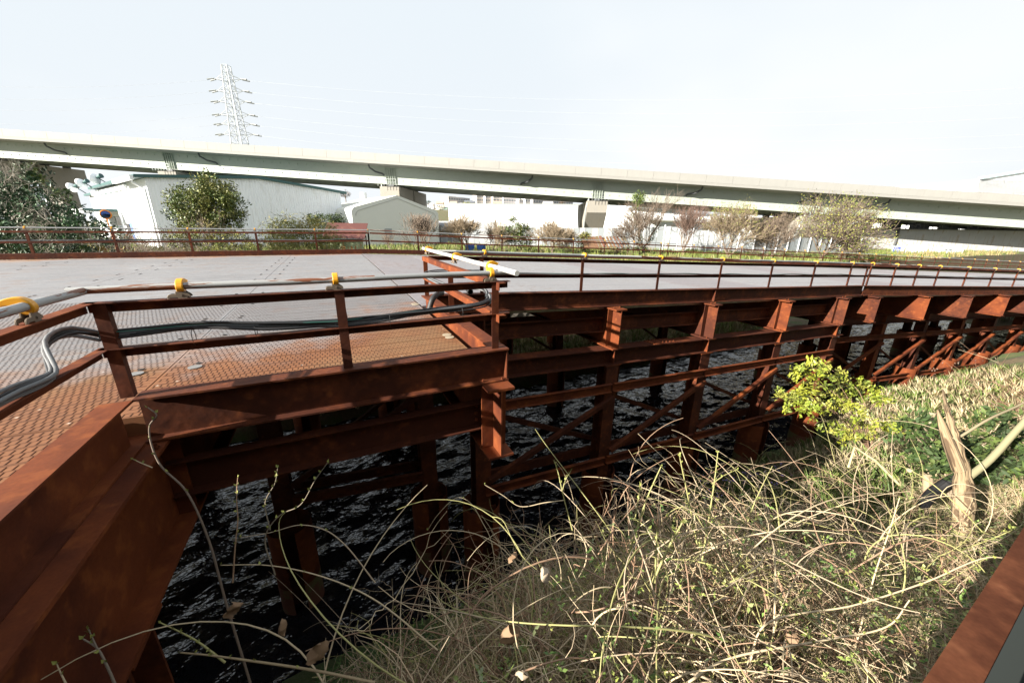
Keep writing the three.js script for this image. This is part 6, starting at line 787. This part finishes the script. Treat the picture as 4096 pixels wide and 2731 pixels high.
// crumpled dead leaves caught in the twigs
{ const r = rng(1601); [[2180, 2300, 1.9, .038, 'pale folded'], [2040, 2540, 1.7, .05, 'tan crumpled'], [1270, 2610, 1.7, .05, 'grey brown crumpled'], [1130, 2510, 1.75, .035, 'small curled brown'], [930, 2440, 1.8, .04, 'long hanging curled'], [2090, 2700, 1.5, .03, 'white pointed'], [2160, 2500, 1.9, .035, 'brown hanging'], [3170, 2550, 1.8, .03, 'small buff'], [3640, 1880, 3.6, .022, 'small pale grey'], [2050, 2230, 2.1, .032, 'cream curled']].forEach(([x, y, D, s, w]) => { const p = atD(x, y, D), pos = [], uv = [], ind = [], n = 7; for (let j = 0; j <= n; j++) for (let i = 0; i <= n; i++) { const u = i / n * 2 - 1, v = j / n * 2 - 1, k = 1 - .35 * Math.abs(u * v); pos.push(u * s * k * (1 - .4 * Math.abs(v)), v * s * 1.2 * k, s * (.45 * Math.sin(u * 2.2 + v * 1.3) + .3 * Math.sin(v * 4 + u) + .25 * (r() - .5))); uv.push(i / n, j / n); } for (let j = 0; j < n; j++) for (let i = 0; i < n; i++) { const a = j * (n + 1) + i, b = a + n + 1; ind.push(a, a + 1, b, a + 1, b + 1, b); } const g = mk(pos, pos.map(() => 0), uv, ind); g.computeVertexNormals(); g.rotateY(r() * 6).rotateX(r()).translate(p.x, p.y, p.z); const c = w.includes('white') || w.includes('pale') ? [.30, .24, .17] : [.20, .125, .07]; solo('dead_leaf', g, MSM(...c, .8, { side: THREE.DoubleSide }), `${w} dead leaf caught in the bramble`, 'leaf'); }); }
// edge girder and guard rail of the road the viewer stands on
{ const g = thing('road_edge_girder', 'rusty edge girder of the viewer\'s road at the bank', 'steel beam'); const y = -.12, A = atY(3690, 2731, y), B = atY(4096, 2110, y), d = B.clone().sub(A).setY(0).normalize(), n = d.clone().cross(UP).multiplyScalar(1); const inn = n.z > 0 ? n : n.clone().negate(); const P = A.clone().addScaledVector(d, -2.5), Q = A.clone().addScaledVector(d, 14); const sg = d.clone().cross(UP).dot(inn) > 0 ? 1 : -1; part(g, 'girder_section', prof([[0, -.014], [.062, -.014], [.062, -.5], [.070, -.5], [.070, -.014], [.132, -.014], [.132, 0], [0, 0]].map(([a, b]) => [a * sg, b]), P, Q), PHY({ roughness: .95, specularIntensity: .15, map: rustTex(1701, [.055, .019, .010], [.10, .036, .018], [.15, .06, .03], true) }));
  const k = thing('guard_rail', 'dark green grey steel guard rail beside the corner girder', 'railing'); const off = p => p.clone().addScaledVector(inn, .115); part(k, 'base_plate', prof([[0, .002], [.16, .002], [.16, .014], [0, .014]].map(([a, b]) => [a * sg, b]), off(P).addScaledVector(inn, -.02), off(Q).addScaledVector(inn, -.02)), PHY({ roughness: .95, specularIntensity: .15, color: new THREE.Color(.03, .035, .033) })); part(k, 'rail_box', prof([[0, .0], [.22, .0], [.22, .16], [0, .16]].map(([a, b]) => [a * sg, b + .015]), off(P).addScaledVector(inn, .05), off(Q).addScaledVector(inn, .05)), PHY({ roughness: .9, specularIntensity: .2, color: new THREE.Color(.016, .020, .021) })); }

// unseen evergreen row added behind the viewer to keep sky light off the near steelwork
{ const r = rng(1801); for (let i = 0; i < 9; i++) { const x = -7 + i * 5.6 + (r() - .5), z = 6.8 + (r() - .5) * 1.6 + Math.max(0, -x) * .3, H = 8 + r() * 2, p = V(x, -1.6, z); const g = thing('added_shade_tree', `unseen evergreen tree added to shade the steel, behind the viewer's road, ${ORD[i]} along the row`, 'tree'); part(g, 'trunk', tube([p, p.clone().add(V(.1, H * .4, 0)), p.clone().add(V(0, H * .8, 0))], [.22, .17, .08], 8), mBark); part(g, 'crown', leafCloud([[p.clone().add(V(0, H * .34, 0)), 3.1, H * .30, 2.2], [p.clone().add(V(.2, H * .68, 0)), 2.6, H * .28, 2.0]], 4800, .5, DG, 1810 + i, { wid: .6 }), mLeafDull); } }

renderer.render(scene, camera);
